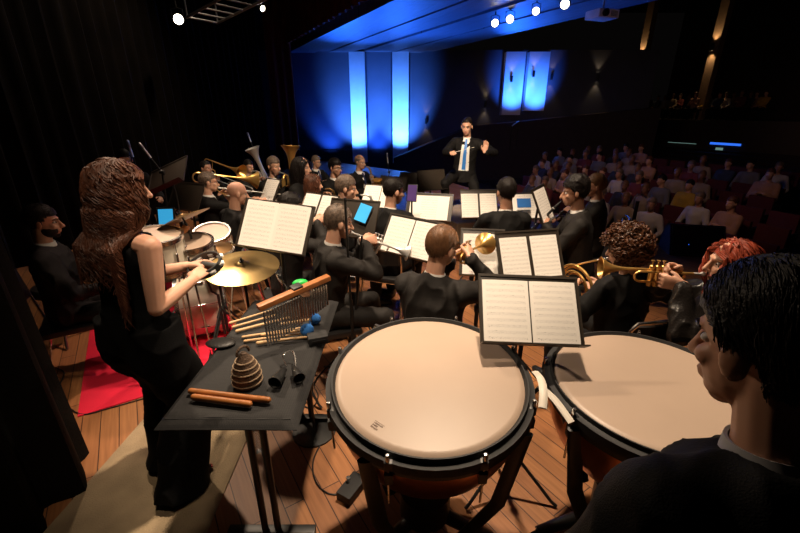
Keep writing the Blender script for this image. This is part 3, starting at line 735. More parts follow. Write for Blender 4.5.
def clarinet(label, mtx, L=.62, name='clarinet'):
    o = thing(name, label, 'clarinet', mtx); d = V((0, .55, -.83)).normalized()
    MB().tube([(0, 0, 0), d * .07], [.006, .012], 12).build('mouthpiece', M['blkm'], o)
    MB().tube([d * .07, d * L, d * (L + .03), d * (L + .08)], [.0125, .0135, .018, .031], 14).build('body', M['blk'], o)
    mb = MB()
    for k in range(4): a = .09 + (L - .1) * k / 3; mb.tube([d * a, d * (a + .008)], .0152, 12)
    for k in range(9):
        a = .13 + .045 * k; p = d * a + V((0, .83, .55)) * .014; mb.lathe([(.008, 0), (.008, .004), (0, .005)], p, (0, .83, .55), 8)
    mb.tube([d * .12 + V((.014, .006, 0)), d * (L - .08) + V((.014, .006, 0))], .0028, 6); mb.build('keys', M['silver'], o)
    return o

# ------------------------------------------------------------------ music stands and scores
def music_stand(label, c, reader, tilt=32, w=.46, h=.31, pages=(), group=None, roll=0, lip=True, base=True):
    """c: centre of the desk; reader: horizontal way towards the reader; pages: (x offset, width, height, label)"""
    c = V(c); yaw = math.atan2(reader[1], reader[0]) + math.pi / 2
    o = thing('music_stand', label, 'music stand', T((c.x, c.y, 0)) @ rz(yaw), group)      # local -y faces the reader
    D = T((0, 0, c.z)) @ rx(R(-tilt)) @ ry(R(roll))                                          # desk plane: x right, z up
    mb = MB().box((0, .004, 0), (w, .006, h), D, .002)
    mb.box((0, .002, h / 2 - .006), (w, .014, .012), D); mb.box((-w / 2 + .005, .002, 0), (.010, .012, h), D); mb.box((w / 2 - .005, .002, 0), (.010, .012, h), D)
    mb.build('desk', M['desk'], o)
    MB().box((0, -.026, -h / 2 - .003), (w, .058, .006), D).build('ledge', M['desk'], o)
    if base:
        f = D @ V((0, .02, -.02))
        MB().tube([f, (0, f.y + .035, c.z - .07), (0, .05, c.z - .16), (0, .05, .30)], .011, 10).tube([(0, .05, .62 if c.z > .8 else c.z - .25), (0, .05, .18)], .015, 10).build('shaft', M['blk'], o)
        MB().lathe([(.018, -.03), (.022, -.02), (.022, .02), (.018, .03)], (0, .05, .60), n=12).build('clamp', M['blk'], o)
        for k in range(3):
            a = R(90 + 120 * k); d = V((math.cos(a), math.sin(a), 0))
            MB().tube([V((0, .05, .30)), V((0, .05, .26)) + d * .03, V((0, .05, .03)) + d * .25, V((0, .05, .012)) + d * .28], .009, 8).build('leg', M['blk'], o)
    for (dx, pw, ph, lb) in pages:
        pz = -h / 2 + ph / 2 + .001
        mt = T((c.x, c.y, 0)) @ rz(yaw) @ D @ T((dx, -.0035, pz)) @ rx(R(90))
        s = thing_sheet(lb, mt, pw, ph)
    return o
def thing_sheet(lb, mt, pw, ph, m=None):
    vs = []; fs = []; n = 8
    for i in range(n + 1):
        u = i / n - .5
        for q in (-.5, .5): vs.append((u * pw, q * ph, .0012 + .004 * (1 - (2 * u) ** 2)))
    k = len(vs); vs += [(x, y, z - .001) for x, y, z in vs]
    for i in range(n):
        a = 2 * i; fs += [(a, a + 2, a + 3, a + 1), (k + a, k + a + 1, k + a + 3, k + a + 2), (a, k + a, k + a + 2, a + 2), (a + 1, a + 3, k + a + 3, k + a + 1)]
    fs += [(0, 1, k + 1, k), (2 * n, k + 2 * n, k + 2 * n + 1, 2 * n + 1)]
    o = MB().add(vs, fs).build('sheet_music', m or M['paper'])
    o.matrix_world = mt; return tag(o, lb, 'sheet music')
def mic_stand(label, base, top, tip=None, name='microphone_stand', mic=True, legs=True):
    b, t = V(base), V(top); o = thing(name, label, 'microphone stand', b)
    MB().tube([(0, 0, .10), (t - b)], .0085, 8).tube([(0, 0, .10), (0, 0, (t.z - b.z) * .5)], .012, 8).build('shaft', M['blk'], o)
    for k in range(3):
        a = R(30 + 120 * k); MB().tube([(0, 0, .14), (.05 * math.cos(a), .05 * math.sin(a), .10), (.28 * math.cos(a), .28 * math.sin(a), .012)], .008, 8).build('leg', M['blk'], o)
    e = t - b
    if tip is not None:
        q = V(tip) - b; MB().tube([e - (q - e) * .25, q], .0065, 8).build('boom', M['blk'], o); MB().lathe([(.018, -.02), (.018, .02)], e, (1, 0, 0), 12).build('clutch', M['blk'], o)
        d = (q - e).normalized()
    else: q, d = e, V((.6, -.2, .5)).normalized()
    if mic:
        mm = thing('microphone', label.replace('stand', 'tip') if 0 else 'slim silver microphone clipped on the ' + label, 'microphone', b + q)
        MB().tube([V((0, 0, 0)), d * .10], .010, 10).build('barrel', M['silver'], mm); MB().cap(d * .10, d * .145, .0125, n=10).build('grille', M['steel'], mm)
    return o

# ------------------------------------------------------------------ stage dressing: carpet, rug, podium
C0 = V((-2.21, 2.19, 0))
def on_stage(a, b, z=0): return C0 + SN * a - SU * b + V((0, 0, z))
q = [on_stage(0, 0), on_stage(1.18, 0), on_stage(1.18, 2.3), on_stage(0, 2.3)]
tag(MB().prism([(p.x, p.y) for p in q], .001, .009).build('red_carpet', M['carpet'], smooth=False), 'bright red carpet laid under the drum kit', 'carpet')
mb = MB(); vs = []; fs = []; nx, ny = 14, 24
for j in range(ny + 1):
    for i in range(nx + 1):
        t, u = j / ny, i / nx; y = .35 + t * 2.0; x0 = -1.80 + .06 * t; x1 = -.93 - .06 * t
        vs.append((x0 + (x1 - x0) * u, y + .05 * u, .006 + .006 * max(0, NZ.noise(V((u * 3, t * 7, 2)))) ))
k = len(vs); vs += [(x, y, .0005) for x, y, z in vs]
for j in range(ny):
    for i in range(nx):
        a = j * (nx + 1) + i; f = (a, a + 1, a + nx + 2, a + nx + 1); fs.append(f); fs.append(tuple(k + z for z in reversed(f)))
ed = list(range(nx + 1)) + [j * (nx + 1) + nx for j in range(1, ny + 1)] + [ny * (nx + 1) + i for i in range(nx - 1, -1, -1)] + [j * (nx + 1) for j in range(ny - 1, 0, -1)]
for i in range(len(ed)): a, b = ed[i], ed[(i + 1) % len(ed)]; fs.append((a, b, k + b, k + a))
tag(mb.add(vs, fs).build('felt_rug', M['rug']), 'beige felt rug under the woman in the long black dress', 'rug')
pc = atz(466, 212, .33)
o = thing('podium', 'pale wooden podium under the conductor', 'podium', T((pc.x, pc.y, 0)) @ rz(math.atan2(LU.y, LU.x)))
MB().box((0, 0, .1625), (1.25, 1.1, .325), bev=.012).build('platform', M['podium'], o)
MB().box((0, 0, .3275), (1.2, 1.05, .005)).build('top_sheet', M['podium'], o)

# ------------------------------------------------------------------ timpani
def timpano(label, c, r, tilt, roll, pedal_dir, logo=None):
    c = V(c); o = thing('timpani', label, 'timpani', (c.x, c.y, 0)); D = T((0, 0, c.z)) @ rx(R(tilt)) @ ry(R(roll))
    MB().lathe([(0, 0), (r * .90, 0), (r * .935, -.001), (r * .965, -.010), (r * .965, -.02), (0, -.02)], n=64, mtx=D).build('drumhead', M['head'], o)
    MB().lathe([(r * .955, -.012), (r * .972, -.002), (r * .985, .006), (r * .999, .006), (r * 1.005, -.012), (r * 1.03, -.016), (r * 1.06, -.016), (r * 1.065, -.052), (r * .96, -.052)], n=64, mtx=D, closed=True).build('counterhoop', M['blkm'], o)
    MB().lathe([(r * 1.0, -.052), (r * 1.035, -.056), (r * 1.035, -.085), (r * 1.0, -.089)], n=64, mtx=D, closed=True).build('bowl_ring', M['blk'], o)
    pr = [(r * .995 * math.cos(R(a)) ** .8, -.06 - r * 1.05 * math.sin(R(a))) for a in range(0, 86, 6)] + [(.05, -.06 - r * 1.05)]
    MB().lathe(pr + [(x * .97, z + .006) for x, z in reversed(pr)], n=48, mtx=D, closed=True).build('bowl', M['copper'], o)
    for k in range(8):
        a = R(22.5 + 45 * k); p = V((math.cos(a), math.sin(a), 0)) * (r * 1.052)
        mb = MB().lathe([(.0085, -.018), (.0085, .010), (.006, .016), (0, .017)], p, n=10, mtx=D); mb.tube([p + V((0, 0, -.02)), p + V((0, 0, -.24))], .0045, 8, D)
        mb.build('tension_rod', M['chrome'], o)
        MB().box(p * .99 + V((0, 0, -.10)), (.03, .03, .05), D, .004).box(p * .985 + V((0, 0, -.034)), (.028, .034, .04), D, .004).build('claw', M['blk'], o)
    for k in range(4):
        a = R(45 + 90 * k + pedal_dir); d = V((math.cos(a), math.sin(a), 0)); p = D @ (d * (r * 1.045) + V((0, 0, -.07)))
        MB().tube([p, V((d.x * r * .86, d.y * r * .86, .45)), V((d.x * r * .50, d.y * r * .50, .13))], [(.030, .014), (.034, .016), (.030, .02)], 12).build('strut', M['blk'], o)
    MB().lathe([(.10, .14), (.12, .16), (.12, .30), (.06, .36), (.045, .36 + .02)], n=20).build('hub', M['blk'], o)
    for k in range(3):
        a = R(90 + 120 * k + pedal_dir); d = V((math.cos(a), math.sin(a), 0))
        MB().tube([d * .08 + V((0, 0, .17)), d * (r * .75) + V((0, 0, .12)), d * (r * 1.02) + V((0, 0, .095))], [(.035, .03), (.03, .025), (.025, .02)], 10).build('base_leg', M['blk'], o)
        w = MB().lathe([(0, -.015), (.04, -.015), (.045, -.01), (.045, .01), (.04, .015), (0, .015)], d * (r * 1.02) + V((0, 0, .046)), (d.y, -d.x, 0), 18); w.tube([d * (r * 1.02) + V((0, 0, .1)), d * (r * 1.02) + V((0, 0, .05))], .012, 8); w.build('caster', M['blk'], o)
    a = R(pedal_dir - 90); d = V((math.cos(a), math.sin(a), 0))
    MB().box((0, .30, 0), (.10, .30, .025), T(V((0, 0, .12))) @ rz(a - math.pi / 2) @ rx(R(14)), .006).build('pedal', M['blk'], o)
    return o, D
xc = .105
t1, D1 = timpano('large copper timpani with wide white head, nearest the camera', (.119, 1.385, .941), .40, 6.7, -.9, 10)
mb = MB()
for j, (n, w) in enumerate([(7, 1), (5, .8), (6, .9)]):
    for i in range(n): mb.box((-.015 + .0058 * i * w, .012 - .010 * j, 0), (.0036, .0062 if (i * 3 + j) % 4 else .004, .0006))
mb.tube([(-.019, .0195, 0), (.024, .0195, 0)], .0006, 6)
lg = mb.build('logo', M['logo'], t1, smooth=False); lg.matrix_local = D1 @ T((-.205, -.262, .0008)) @ rz(R(-38))
t2, D2 = timpano('second copper timpani beside the man in the foreground, partly hidden by him', (1.055, 1.392, .889), .40, 2, -.2, -20)
# tuning gauges with cream note strips
for nm, root, D, r, ang, lb in [('tuning_gauge', t1, D1, .40, -9, 0), ('tuning_gauge', t2, D2, .40, 193, 0)]:
    a0 = R(ang); pts = [D @ V((r * 1.13 * math.cos(a0 + t), r * 1.13 * math.sin(a0 + t), -.03 + .035 * math.cos(t * 6))) for t in [(-.22 + .44 * i / 8) for i in range(9)]]
    MB().tube(pts, [(.006, .016)] * 9, 8, ref=(0, 0, 1)).build(nm, M['white'], root)
    MB().tube([pts[4], D @ V((r * 1.0 * math.cos(a0), r * math.sin(a0), -.09)), D @ V((r * .75 * math.cos(a0), r * .75 * math.sin(a0), -.36))], .008, 8).build('gauge_bracket', M['blk'], root)

# ------------------------------------------------------------------ percussion table and what lies on it
TZ = .85
tl, tr = atz(163, 421, TZ), atz(299, 420, TZ); bl, br = atz(245, 300, TZ), atz(337, 297, TZ)
tc = (tl + tr + bl + br) / 4; ty = math.atan2((tr - tl).y, (tr - tl).x); tw = (tr - tl).length; td = ((bl + br) / 2 - (tl + tr) / 2).length
o = thing('percussion_table', 'black percussion table standing between the woman and the large timpani', 'table', (tc.x, tc.y, 0))
MB().box((0, 0, TZ - .022), (tw - .03, td - .03, .034), bev=.004).build('tabletop', M['blkm'], o)
for sy in (-1, 1):
    for sx in (-1, 1):
        MB().tube([(sx * tw * .06 + .0 + .04 * (1), sy * td * .36, TZ - .04), (sx * tw * .06 + .04, sy * td * .36, .04)], .016, 10).build('leg', M['blk'], o)
    MB().box((.04, sy * td * .36, .025), (tw * .82, .045, .05), bev=.008).build('foot', M['blk'], o)
    MB().box((.04, sy * td * .36, .70), (tw * .62, .04, .03), bev=.005).build('crossbar', M['blk'], o)
mb = MB(); vs = []; fs = []; nx, ny = 16, 30
for j in range(ny + 1):
    for i in range(nx + 1):
        u, t = i / nx - .5, j / ny - .5; x, y = u * (tw + .03), t * (td + .03); z = TZ - .002 + .0025 * NZ.noise(V((u * 7, t * 9, 0)))
        e = max(abs(u) * 2, abs(t) * 2)
        if e > .97: z -= .03
        vs.append((tc.x + x, tc.y + y, z))
k = len(vs); vs += [(x, y, z - .003) for x, y, z in vs]
for j in range(ny):
    for i in range(nx):
        a = j * (nx + 1) + i; f = (a, a + 1, a + nx + 2, a + nx + 1); fs.append(f); fs.append(tuple(k + z for z in reversed(f)))
ed = list(range(nx + 1)) + [j * (nx + 1) + nx for j in range(1, ny + 1)] + [ny * (nx + 1) + i for i in range(nx - 1, -1, -1)] + [j * (nx + 1) for j in range(ny - 1, 0, -1)]
for i in range(len(ed)): a, b = ed[i], ed[(i + 1) % len(ed)]; fs.append((a, b, k + b, k + a))
tag(mb.add(vs, fs).build('mesh_tablecloth', M['weave']), 'black fine mesh cloth covering the percussion table', 'tablecloth')
def rod(name, label, cat, a, b, r, m, z, r2=None, n=14, group=None):
    A, B = atz(a[0], a[1], z), atz(b[0], b[1], z); c = (A + B) / 2; o = MB().cap(A - c, B - c, r, r2 or r, n).build(name, m); o.location = c
    return tag(o, label, cat, group)
rod('clave', 'longer orange wooden clave on the table front, the upper of two', 'claves', (191, 391), (268, 400), .0125, M['wood'], TZ + .018)
rod('clave', 'shorter orange wooden clave lying nearest the front edge of the table', 'claves', (194, 397), (249, 404), .0135, M['wood'], TZ + .018)
stk = [((230, 323), (272, 310), 'pale drumstick reaching furthest left on the cloth', .0075), ((233, 327), (275, 315), 'pale drumstick lying just below the furthest left stick', .0075), ((237, 331), (290, 317), 'pale stick lying third from the back under the bar chimes', .009),
       ((243, 337), (300, 328), 'thin pale stick lying fourth from the back behind the wicker shaker', .0075), ((245, 341), (306, 333), 'thin pale stick lying fifth from the back behind the wicker shaker', .0075), ((258, 343), (306, 337), 'thick pale mallet handle lying nearest the wicker shaker', .010), ((258, 305), (282, 298), 'short pale stick behind the left end of the chime bar', .009)]
for a, b, lb, r in stk:
    rod('drumstick', lb, 'drumstick', a, b, r, M['paleW'], TZ + r + .004, r * .62, 10, 'sticks on the percussion table')
for a, b, lb, hr in [((262, 335), (307, 330), 'blue felt mallet lying on the cloth, nearer the camera', .036), ((280, 324), (315, 319), 'blue felt mallet lying behind the other, by the chime stand', .033)]:
    z = TZ + hr; A, B = atz(a[0], a[1], TZ + .012), atz(b[0], b[1], z); o = thing('mallet', lb, 'mallet', A)
    MB().cap((0, 0, 0), B - A, .0075, n=10).build('handle', M['paleW'], o); MB().ell(B - A, (hr, hr, hr * .95)).build('felt_head', M['bluefelt'], o)
# wicker shaker
p = atz(248, 383, TZ); o = thing('wicker_shaker', 'brown woven wicker shaker standing on the black mesh cloth', 'shaker', p)
MB().lathe([(0, .002), (.058, .003), (.062, .012), (.060, .05), (.052, .085), (.038, .115), (.022, .140), (.012, .155), (0, .157)], n=28).build('basket', M['wicker'], o)
for z, r in ((.018, .062), (.046, .061), (.072, .0565), (.096, .048), (.118, .037)): MB().tube(arc((0, 0, z), r, 0, 345, 24, (1, 0, 0), (0, 1, 0)), .0035, 6, closed=True).build('woven_band', M['wickerlt'], o)
MB().tube(arc((0, 0, .155), .028, -10, 190, 14, (.6, .8, 0), (0, 0, 1)), .006, 8).build('handle', M['wicker'], o)
# double agogo bell
p = atz(290, 377, TZ); o = thing('agogo_bells', 'black double agogo bell with bent wire handle lying on the table', 'agogo bells', p)
for k, (dx, dy, L, rr) in enumerate([(-.02, -.075, .10, .030), (.045, -.040, .085, .027)]):
    MB().lathe([(.008, 0), (.012, .004), (rr, L), (rr - .003, L), (.008, .01)], (dx * .6 - .012, .03 + dy * .2, .035), (dx, dy - .04, -.005), 20).build('bell', M['blk'], o)
MB().tube([(-.02, .03, .035), (-.052, .09, .045)] + arc((-.028, .10, .05), .024, 180, 0, 10, (1, .2, 0), (0, 1, .2)) + [(.004, .09, .045), (.02, .03, .035)], .004, 8).build('handle', M['chrome'], o)
p = atz(318, 342, TZ); o = thing('wood_block', 'low black block with slot near the right edge of the percussion table', 'wood block', p); MB().box((0, 0, .024), (.10, .07, .042), rz(R(20)), .006).build('block', M['blkm'], o); MB().box((0, -.03, .024), (.07, .016, .012), rz(R(20))).build('slot', M['blk'], o)
p = atz(201, 341, TZ) if 0 else atz(221, 345, TZ); tag(MB().ell((0, 0, .014), (.075, .05, .016)).build('black_pouch', M['blkpad']), 'soft black pouch on the left edge of the percussion table', 'pouch').location = p
# bar chimes on their stand
A, B = atz(258, 308, 1.10), atz(329, 277, 1.16); o = thing('bar_chimes', 'bar chimes hanging from a long orange wooden bar above the table', 'bar chimes', (A + B) / 2); c = (A + B) / 2
x = (B - A).normalized(); L = (B - A).length; y = V((0, 0, 1)).cross(x).normalized(); z = x.cross(y); BM = MX((x, y, z)).transposed().to_4x4()
MB().box((0, 0, 0), (L, .042, .026), BM, .005).build('wooden_bar', M['wood'], o)
for i in range(25):
    u = -L / 2 + .022 + (L - .044) * i / 24; ln = .19 - .075 * i / 24; p = BM @ V((u, 0, -.015))
    MB().tube([p, p - V((0, 0, .02))], .0012, 5).tube([p - V((0, 0, .02)), p - V((0, 0, .02 + ln))], .0056, 8).build('chime', M['chrome'], o)
st = BM @ V((.05, 0, -.01)); MB().tube([st + V((0, .05, -.02)), V((st.x, st.y + .05, TZ - c.z + .01))], .008, 8).box((st.x, st.y + .03, st.z - .02), (.05, .09, .03)).build('stand_rod', M['chrome'], o)
MB().lathe([(.07, 0), (.07, .008), (.02, .014), (0, .014)], V((st.x, st.y + .05, TZ - c.z + .001)), n=20).build('stand_foot', M['blk'], o)
MB().box(BM @ V((.02, 0, 0)), (.05, .055, .04), BM, .004).build('clamp', M['blk'], o)
p = atz(300, 283, 1.06); o = thing('green_shaker', 'small bright green shaker behind the chime bar', 'shaker', (p.x, p.y, p.z))
MB().ell((0, 0, 0), (.045, .028, .022), rot=rz(R(25)).to_3x3()).build('shell', M['green'], o); MB().lathe([(.012, -.03), (.012, .0)], (0, 0, -.01), n=10).build('peg', M['blk'], o)
p = atz(300, 283, 1.06); q0 = thing('clamp_stand', 'thin black stand carrying the green shaker', 'stand', (p.x, p.y, 0)); MB().tube([(0, 0, p.z - .04), (0, 0, .02)], .009, 8).build('shaft', M['blk'], q0); MB().lathe([(.14, 0), (.14, .012), (.02, .03), (0, .03)], n=24).build('foot', M['blk'], q0)
# water bottle under the table
p = atz(258, 450, 0); o = thing('water_bottle', 'clear water bottle with blue cap on the floor under the table', 'bottle', p)
MB().lathe([(0, .001), (.032, .002), (.033, .02), (.031, .06), (.033, .10), (.032, .14), (.014, .18), (.013, .195), (0, .196)], n=20).build('body', M['bottle'], o); MB().lathe([(.016, .185), (.016, .212), (0, .213)], n=16).build('cap', M['bottlecap'], o)

# ------------------------------------------------------------------ cymbals and drum kit
def cymbal(label, c, r, tilt, tdir, m, base=None, name='cymbal'):
    c = V(c); o = thing(name, label, 'cymbal', c); ax = V((math.sin(R(tilt)) * math.cos(R(tdir)), math.sin(R(tilt)) * math.sin(R(tdir)), math.cos(R(tilt))))
    MB().lathe([(.008, .026), (r * .10, .024), (r * .17, .014), (r * .21, .008), (r * .6, -.001), (r, -.016), (r, -.0175), (r * .6, -.0028), (r * .2, .006), (.008, .02)], ax=ax, n=56, closed=True).build('bronze', m, o)
    MB().lathe([(.016, .022), (.016, .034), (.007, .036), (.007, .055), (0, .056)], ax=ax, n=12).build('wing_nut', M['blk'], o)
    b = thing('cymbal_stand', 'black tripod stand carrying the ' + label, 'cymbal stand', (c.x, c.y, 0) if base is None else base); d = c - b.location
    MB().tube([d + ax * -.005, d - ax * .06, V((d.x * .3, d.y * .3, .55)), (0, 0, .5), (0, 0, .12)], [.005, .009, .010, .012, .012], 8).build('shaft', M['blk'], b)
    for k in range(3):
        a = R(20 + 120 * k); MB().tube([(0, 0, .38), (.26 * math.cos(a), .26 * math.sin(a), .012)], .009, 8).build('leg', M['blk'], b)
    return o
p = atz(242, 265, 1.02); cymbal('large golden suspended cymbal at the far end of the table', p, .235, 9, -75, M['gold'])
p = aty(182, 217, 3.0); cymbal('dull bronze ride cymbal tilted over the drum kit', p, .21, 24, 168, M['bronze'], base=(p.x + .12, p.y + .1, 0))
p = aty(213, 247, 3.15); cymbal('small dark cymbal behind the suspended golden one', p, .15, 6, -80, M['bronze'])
def drum(label, c, ax, r, h, shell, name, cat, legs=0, lug=8, headm=None):
    c = V(c); o = thing(name, label, cat, c if not legs else (c.x, c.y, 0)); b = V((0, 0, 0)) if not legs else V((0, 0, c.z)); ax = V(ax).normalized()
    MB().lathe([(r, -h / 2), (r, h / 2), (r - .01, h / 2), (r - .01, -h / 2)], b, ax, 40, closed=True).build('shell', shell, o)
    for q in (1, -1):
        MB().lathe([(r + .012, q * (h / 2 - .018)), (r + .014, q * (h / 2 + .016)), (r - .004, q * (h / 2 + .016)), (r + .002, q * (h / 2 - .018))], b, ax, 40, closed=True).build('hoop', M['chrome'], o)
        MB().lathe([(0, q * (h / 2 + .004)), (r - .002, q * (h / 2 + .004)), (r - .002, q * (h / 2 - .002)), (0, q * (h / 2 - .002))], b, ax, 40).build('drumhead', headm or M['head'], o)
    x, y, d = frame(ax)
    for k in range(lug):
        a = 2 * math.pi * (k + .5) / lug; p = b + (x * math.cos(a) + y * math.sin(a)) * (r + .009)
        MB().tube([p - d * (h / 2 + .012), p + d * (h / 2 + .012)], .0035, 6).cap(p - d * .03, p + d * .03, .010, n=8).build('lug', M['chrome'], o)
    for k in range(legs):
        a = 2 * math.pi * (k + .3) / legs; e = V((math.cos(a), math.sin(a), 0)); MB().tube([b + e * (r + .015) - V((0, 0, h * .2)), V((e.x * (r + .05), e.y * (r + .05), .012))], .008, 8).build('leg', M['chrome'], o)
    return o
p = atz(203, 303, .30); bdax = V((.88, .42, .0)); bd = drum('cream bass drum lying on its side on the red carpet', (p.x, p.y, .285), bdax, .27, .38, M['cream'], 'bass_drum', 'drum', headm=M['white'])
for q in (1, -1): MB().tube([(q * .12, q * .20 , -.05), (q * .22, q * .34, -.275)], .008, 8).build('spur', M['chrome'], bd)
p = aty(190, 251, 2.95); drum('white topped snare drum left of the golden cymbal', (p.x, p.y, p.z), (.06, -.12, 1), .17, .14, M['cream'], 'snare_drum', 'drum', legs=3)
p = aty(160, 252, 2.75); drum('white topped floor tom half hidden by the woman', (p.x, p.y, p.z), (.1, -.12, 1), .16, .26, M['cream'], 'floor_tom', 'drum', legs=3)
p = aty(214, 242, 3.5); drum('cream rack tom behind the small dark cymbal', (p.x, p.y, p.z), (.1, -.35, 1), .15, .2, M['cream'], 'rack_tom', 'drum', legs=3)
p = aty(172, 240, 2.9); tag(MB().cap(p - p, aty(186, 228, 3.0) - p, .02, .028).build('wooden_guiro', M['wood']), 'tan wooden cylinder held on the rack behind the woman', 'percussion').location = p
p = aty(166, 221, 3.3); o = thing('tablet', 'tablet with bright cyan screen on the black stand left of the ride cymbal', 'tablet', T(p) @ rz(R(8)) @ rx(R(-18)))
MB().box((0, .006, 0), (.15, .008, .235), bev=.003).build('case', M['blk'], o); MB().box((0, .001, 0), (.115, .003, .20)).build('screen', M['screen'], o)
o = thing('stand', 'black shaft stand holding up the cyan tablet', 'stand', (p.x, p.y + .03, 0)); MB().tube([(0, 0, p.z), (0, .02, p.z - .2), (0, .02, .03)], .010, 8).build('shaft', M['blk'], o); MB().lathe([(.15, 0), (.15, .012), (.02, .03), (0, .03)], n=24).build('foot', M['blk'], o)
# drum stool with bright legs
p = atz(72, 338, 0); o = thing('drum_stool', 'black round stool with red lit tripod legs on the carpet edge', 'stool', p)
MB().lathe([(0, .46), (.16, .46), (.175, .475), (.175, .52), (.16, .54), (0, .545)], n=28).build('seat', M['blkpad'], o); MB().tube([(0, 0, .46), (0, 0, .14)], .014, 10).build('shaft', M['redlit_metal'], o)
for k in range(3):
    a = R(-60 + 120 * k); MB().tube([(0, 0, .36), (.24 * math.cos(a), .24 * math.sin(a), .012)], .011, 8).tube([(0, 0, .16), (.13 * math.cos(a), .13 * math.sin(a), .18)], .007, 6).build('leg', M['redlit_metal'], o)

# ------------------------------------------------------------------ stands with scores
def bothp(a, b, pw=.205, ph=.285): return [(-.108, pw, ph, a), (.106, pw, ph, b)]
music_stand('black music stand facing the woman, at the far end of the percussion table', aty(275, 226, 2.40), (-.18, -.98), 30, .47, .31,
            bothp('left hand page on the stand the woman reads from', 'right hand page on the stand the woman reads from', .215, .30), roll=5)
music_stand('wide music stand with two printed pages standing between the two timpani', aty(530, 309, 1.60), (.03, -1), 40, .455, .315,
            bothp('left printed page on the stand between the timpani', 'right printed page on the stand between the timpani', .208, .285), roll=3)
music_stand('tilted music stand left of the man with short light brown hair', aty(411, 237, 2.85), (-.45, -.89), 34, .46, .31,
            bothp('left page on the tilted stand beside the light brown haired man', 'right page on the tilted stand beside the light brown haired man'), roll=4)
music_stand('music stand right of the man in glasses seen from behind', aty(429, 207, 4.25), (-.25, -.97), 34, .50, .32, [(0, .42, .285, 'wide score spread on the stand right of the man in glasses')])
music_stand('music stand with two cream pages directly in front of the conductor', aty(479, 204, 4.5), (.05, -1), 30, .42, .34, bothp('left page on the stand in front of the conductor', 'right page on the stand in front of the conductor', .19, .29))
music_stand('music stand with two pages left of the curly haired player', aty(530, 254, 2.5), (.16, -.98), 30, .45, .325, bothp('left page on the stand left of the curly haired player', 'right page on the stand left of the curly haired player', .19, .28), roll=-1)
music_stand('music stand half hidden behind the light brown haired man and his horn bell', aty(482, 252, 2.6), (-.12, -.99), 30, .30, .33, [(.0, .26, .29, 'page behind the horn bell of the light brown haired man')])
music_stand('small music stand left of the man in glasses seen from behind', aty(380, 197, 4.6), (-.35, -.93), 36, .44, .30, bothp('left page on the stand left of the man in glasses', 'right page on the stand left of the man in glasses'))
music_stand('music stand in front of the woman in the nude satin top', aty(318, 208, 3.9), (-.5, -.86), 34, .42, .30, bothp('left page on the stand in front of the woman in nude satin', 'right page on the stand in front of the woman in nude satin', .19))
music_stand('dark music stand with a glowing tablet in front of the trumpeter', aty(352, 218, 3.3), (-.35, -.93), 30, .46, .33)
music_stand('music stand facing the dark haired clarinettist on the right', aty(543, 203, 3.7), (.72, -.70), 24, .26, .33, [(0, .22, .30, 'single bright page on the stand facing the dark haired clarinettist')], roll=-6)
music_stand('music stand right of the dark haired man seen from behind', aty(526, 206, 4.3), (.1, -1), 30, .34, .30, [(0, .30, .28, 'dim page beside the small blue tablet')])
music_stand('music stand with a slanted page behind the big score, near the bald man', aty(270, 190, 4.9), (-.5, -.86), 34, .26, .30, [(0, .21, .285, 'slanted white page behind the bald man')])
music_stand('conductor\'s empty dark music stand left of the podium', aty(432, 180, 6.6), (.4, -.9), 20, .5, .33)
music_stand('empty black music stand left of the conductor\'s dark stand', aty(412, 182, 6.7), (-.3, -.9), 24, .46, .32)
music_stand('empty black music stand behind the seated saxophonist', aty(392, 186, 6.3), (-.4, -.9), 30, .46, .32)
music_stand('black music stand with a folder behind the woman, under the two microphones', aty(167, 176, 3.9), (-.5, -.86), 42, .46, .31, roll=-30)
music_stand('black music stand crowded left of the man in glasses playing brass', aty(186, 196, 4.3), (-.4, -.9), 30, .46, .31)
p = aty(363, 213, 3.26); o = thing('tablet', 'tablet with pale blue screen on the dark stand in front of the trumpeter', 'tablet', T(p) @ rz(R(-21)) @ rx(R(-30)) @ ry(R(14)))
MB().box((0, .006, 0), (.125, .008, .165), bev=.003).build('case', M['blk'], o); MB().box((0, .001, 0), (.112, .003, .15)).build('screen', M['screen'], o)
p = aty(412, 193, 3.9); o = thing('tablet', 'tablet with purple screen beside the man in glasses seen from behind', 'tablet', T(p) @ rz(R(-16)) @ rx(R(-20)))
MB().box((0, .006, 0), (.10, .008, .17), bev=.003).build('case', M['blk'], o); MB().box((0, .001, 0), (.088, .003, .155)).build('screen', M['screenp'], o)
o = thing('stand', 'thin black stand holding the purple tablet', 'stand', (p.x, p.y + .03, 0)); MB().tube([(0, 0, p.z), (0, 0, .03)], .009, 8).build('shaft', M['blk'], o); MB().lathe([(.14, 0), (.14, .012), (.02, .03), (0, .03)], n=20).build('foot', M['blk'], o)
p = aty(524, 203, 4.2); o = thing('tablet', 'small dark blue tablet leaning on the dim page', 'tablet', T(p) @ rz(R(6)) @ rx(R(-30)))
MB().box((0, 0, 0), (.15, .010, .10), bev=.003).build('case', M['bluefelt'], o)
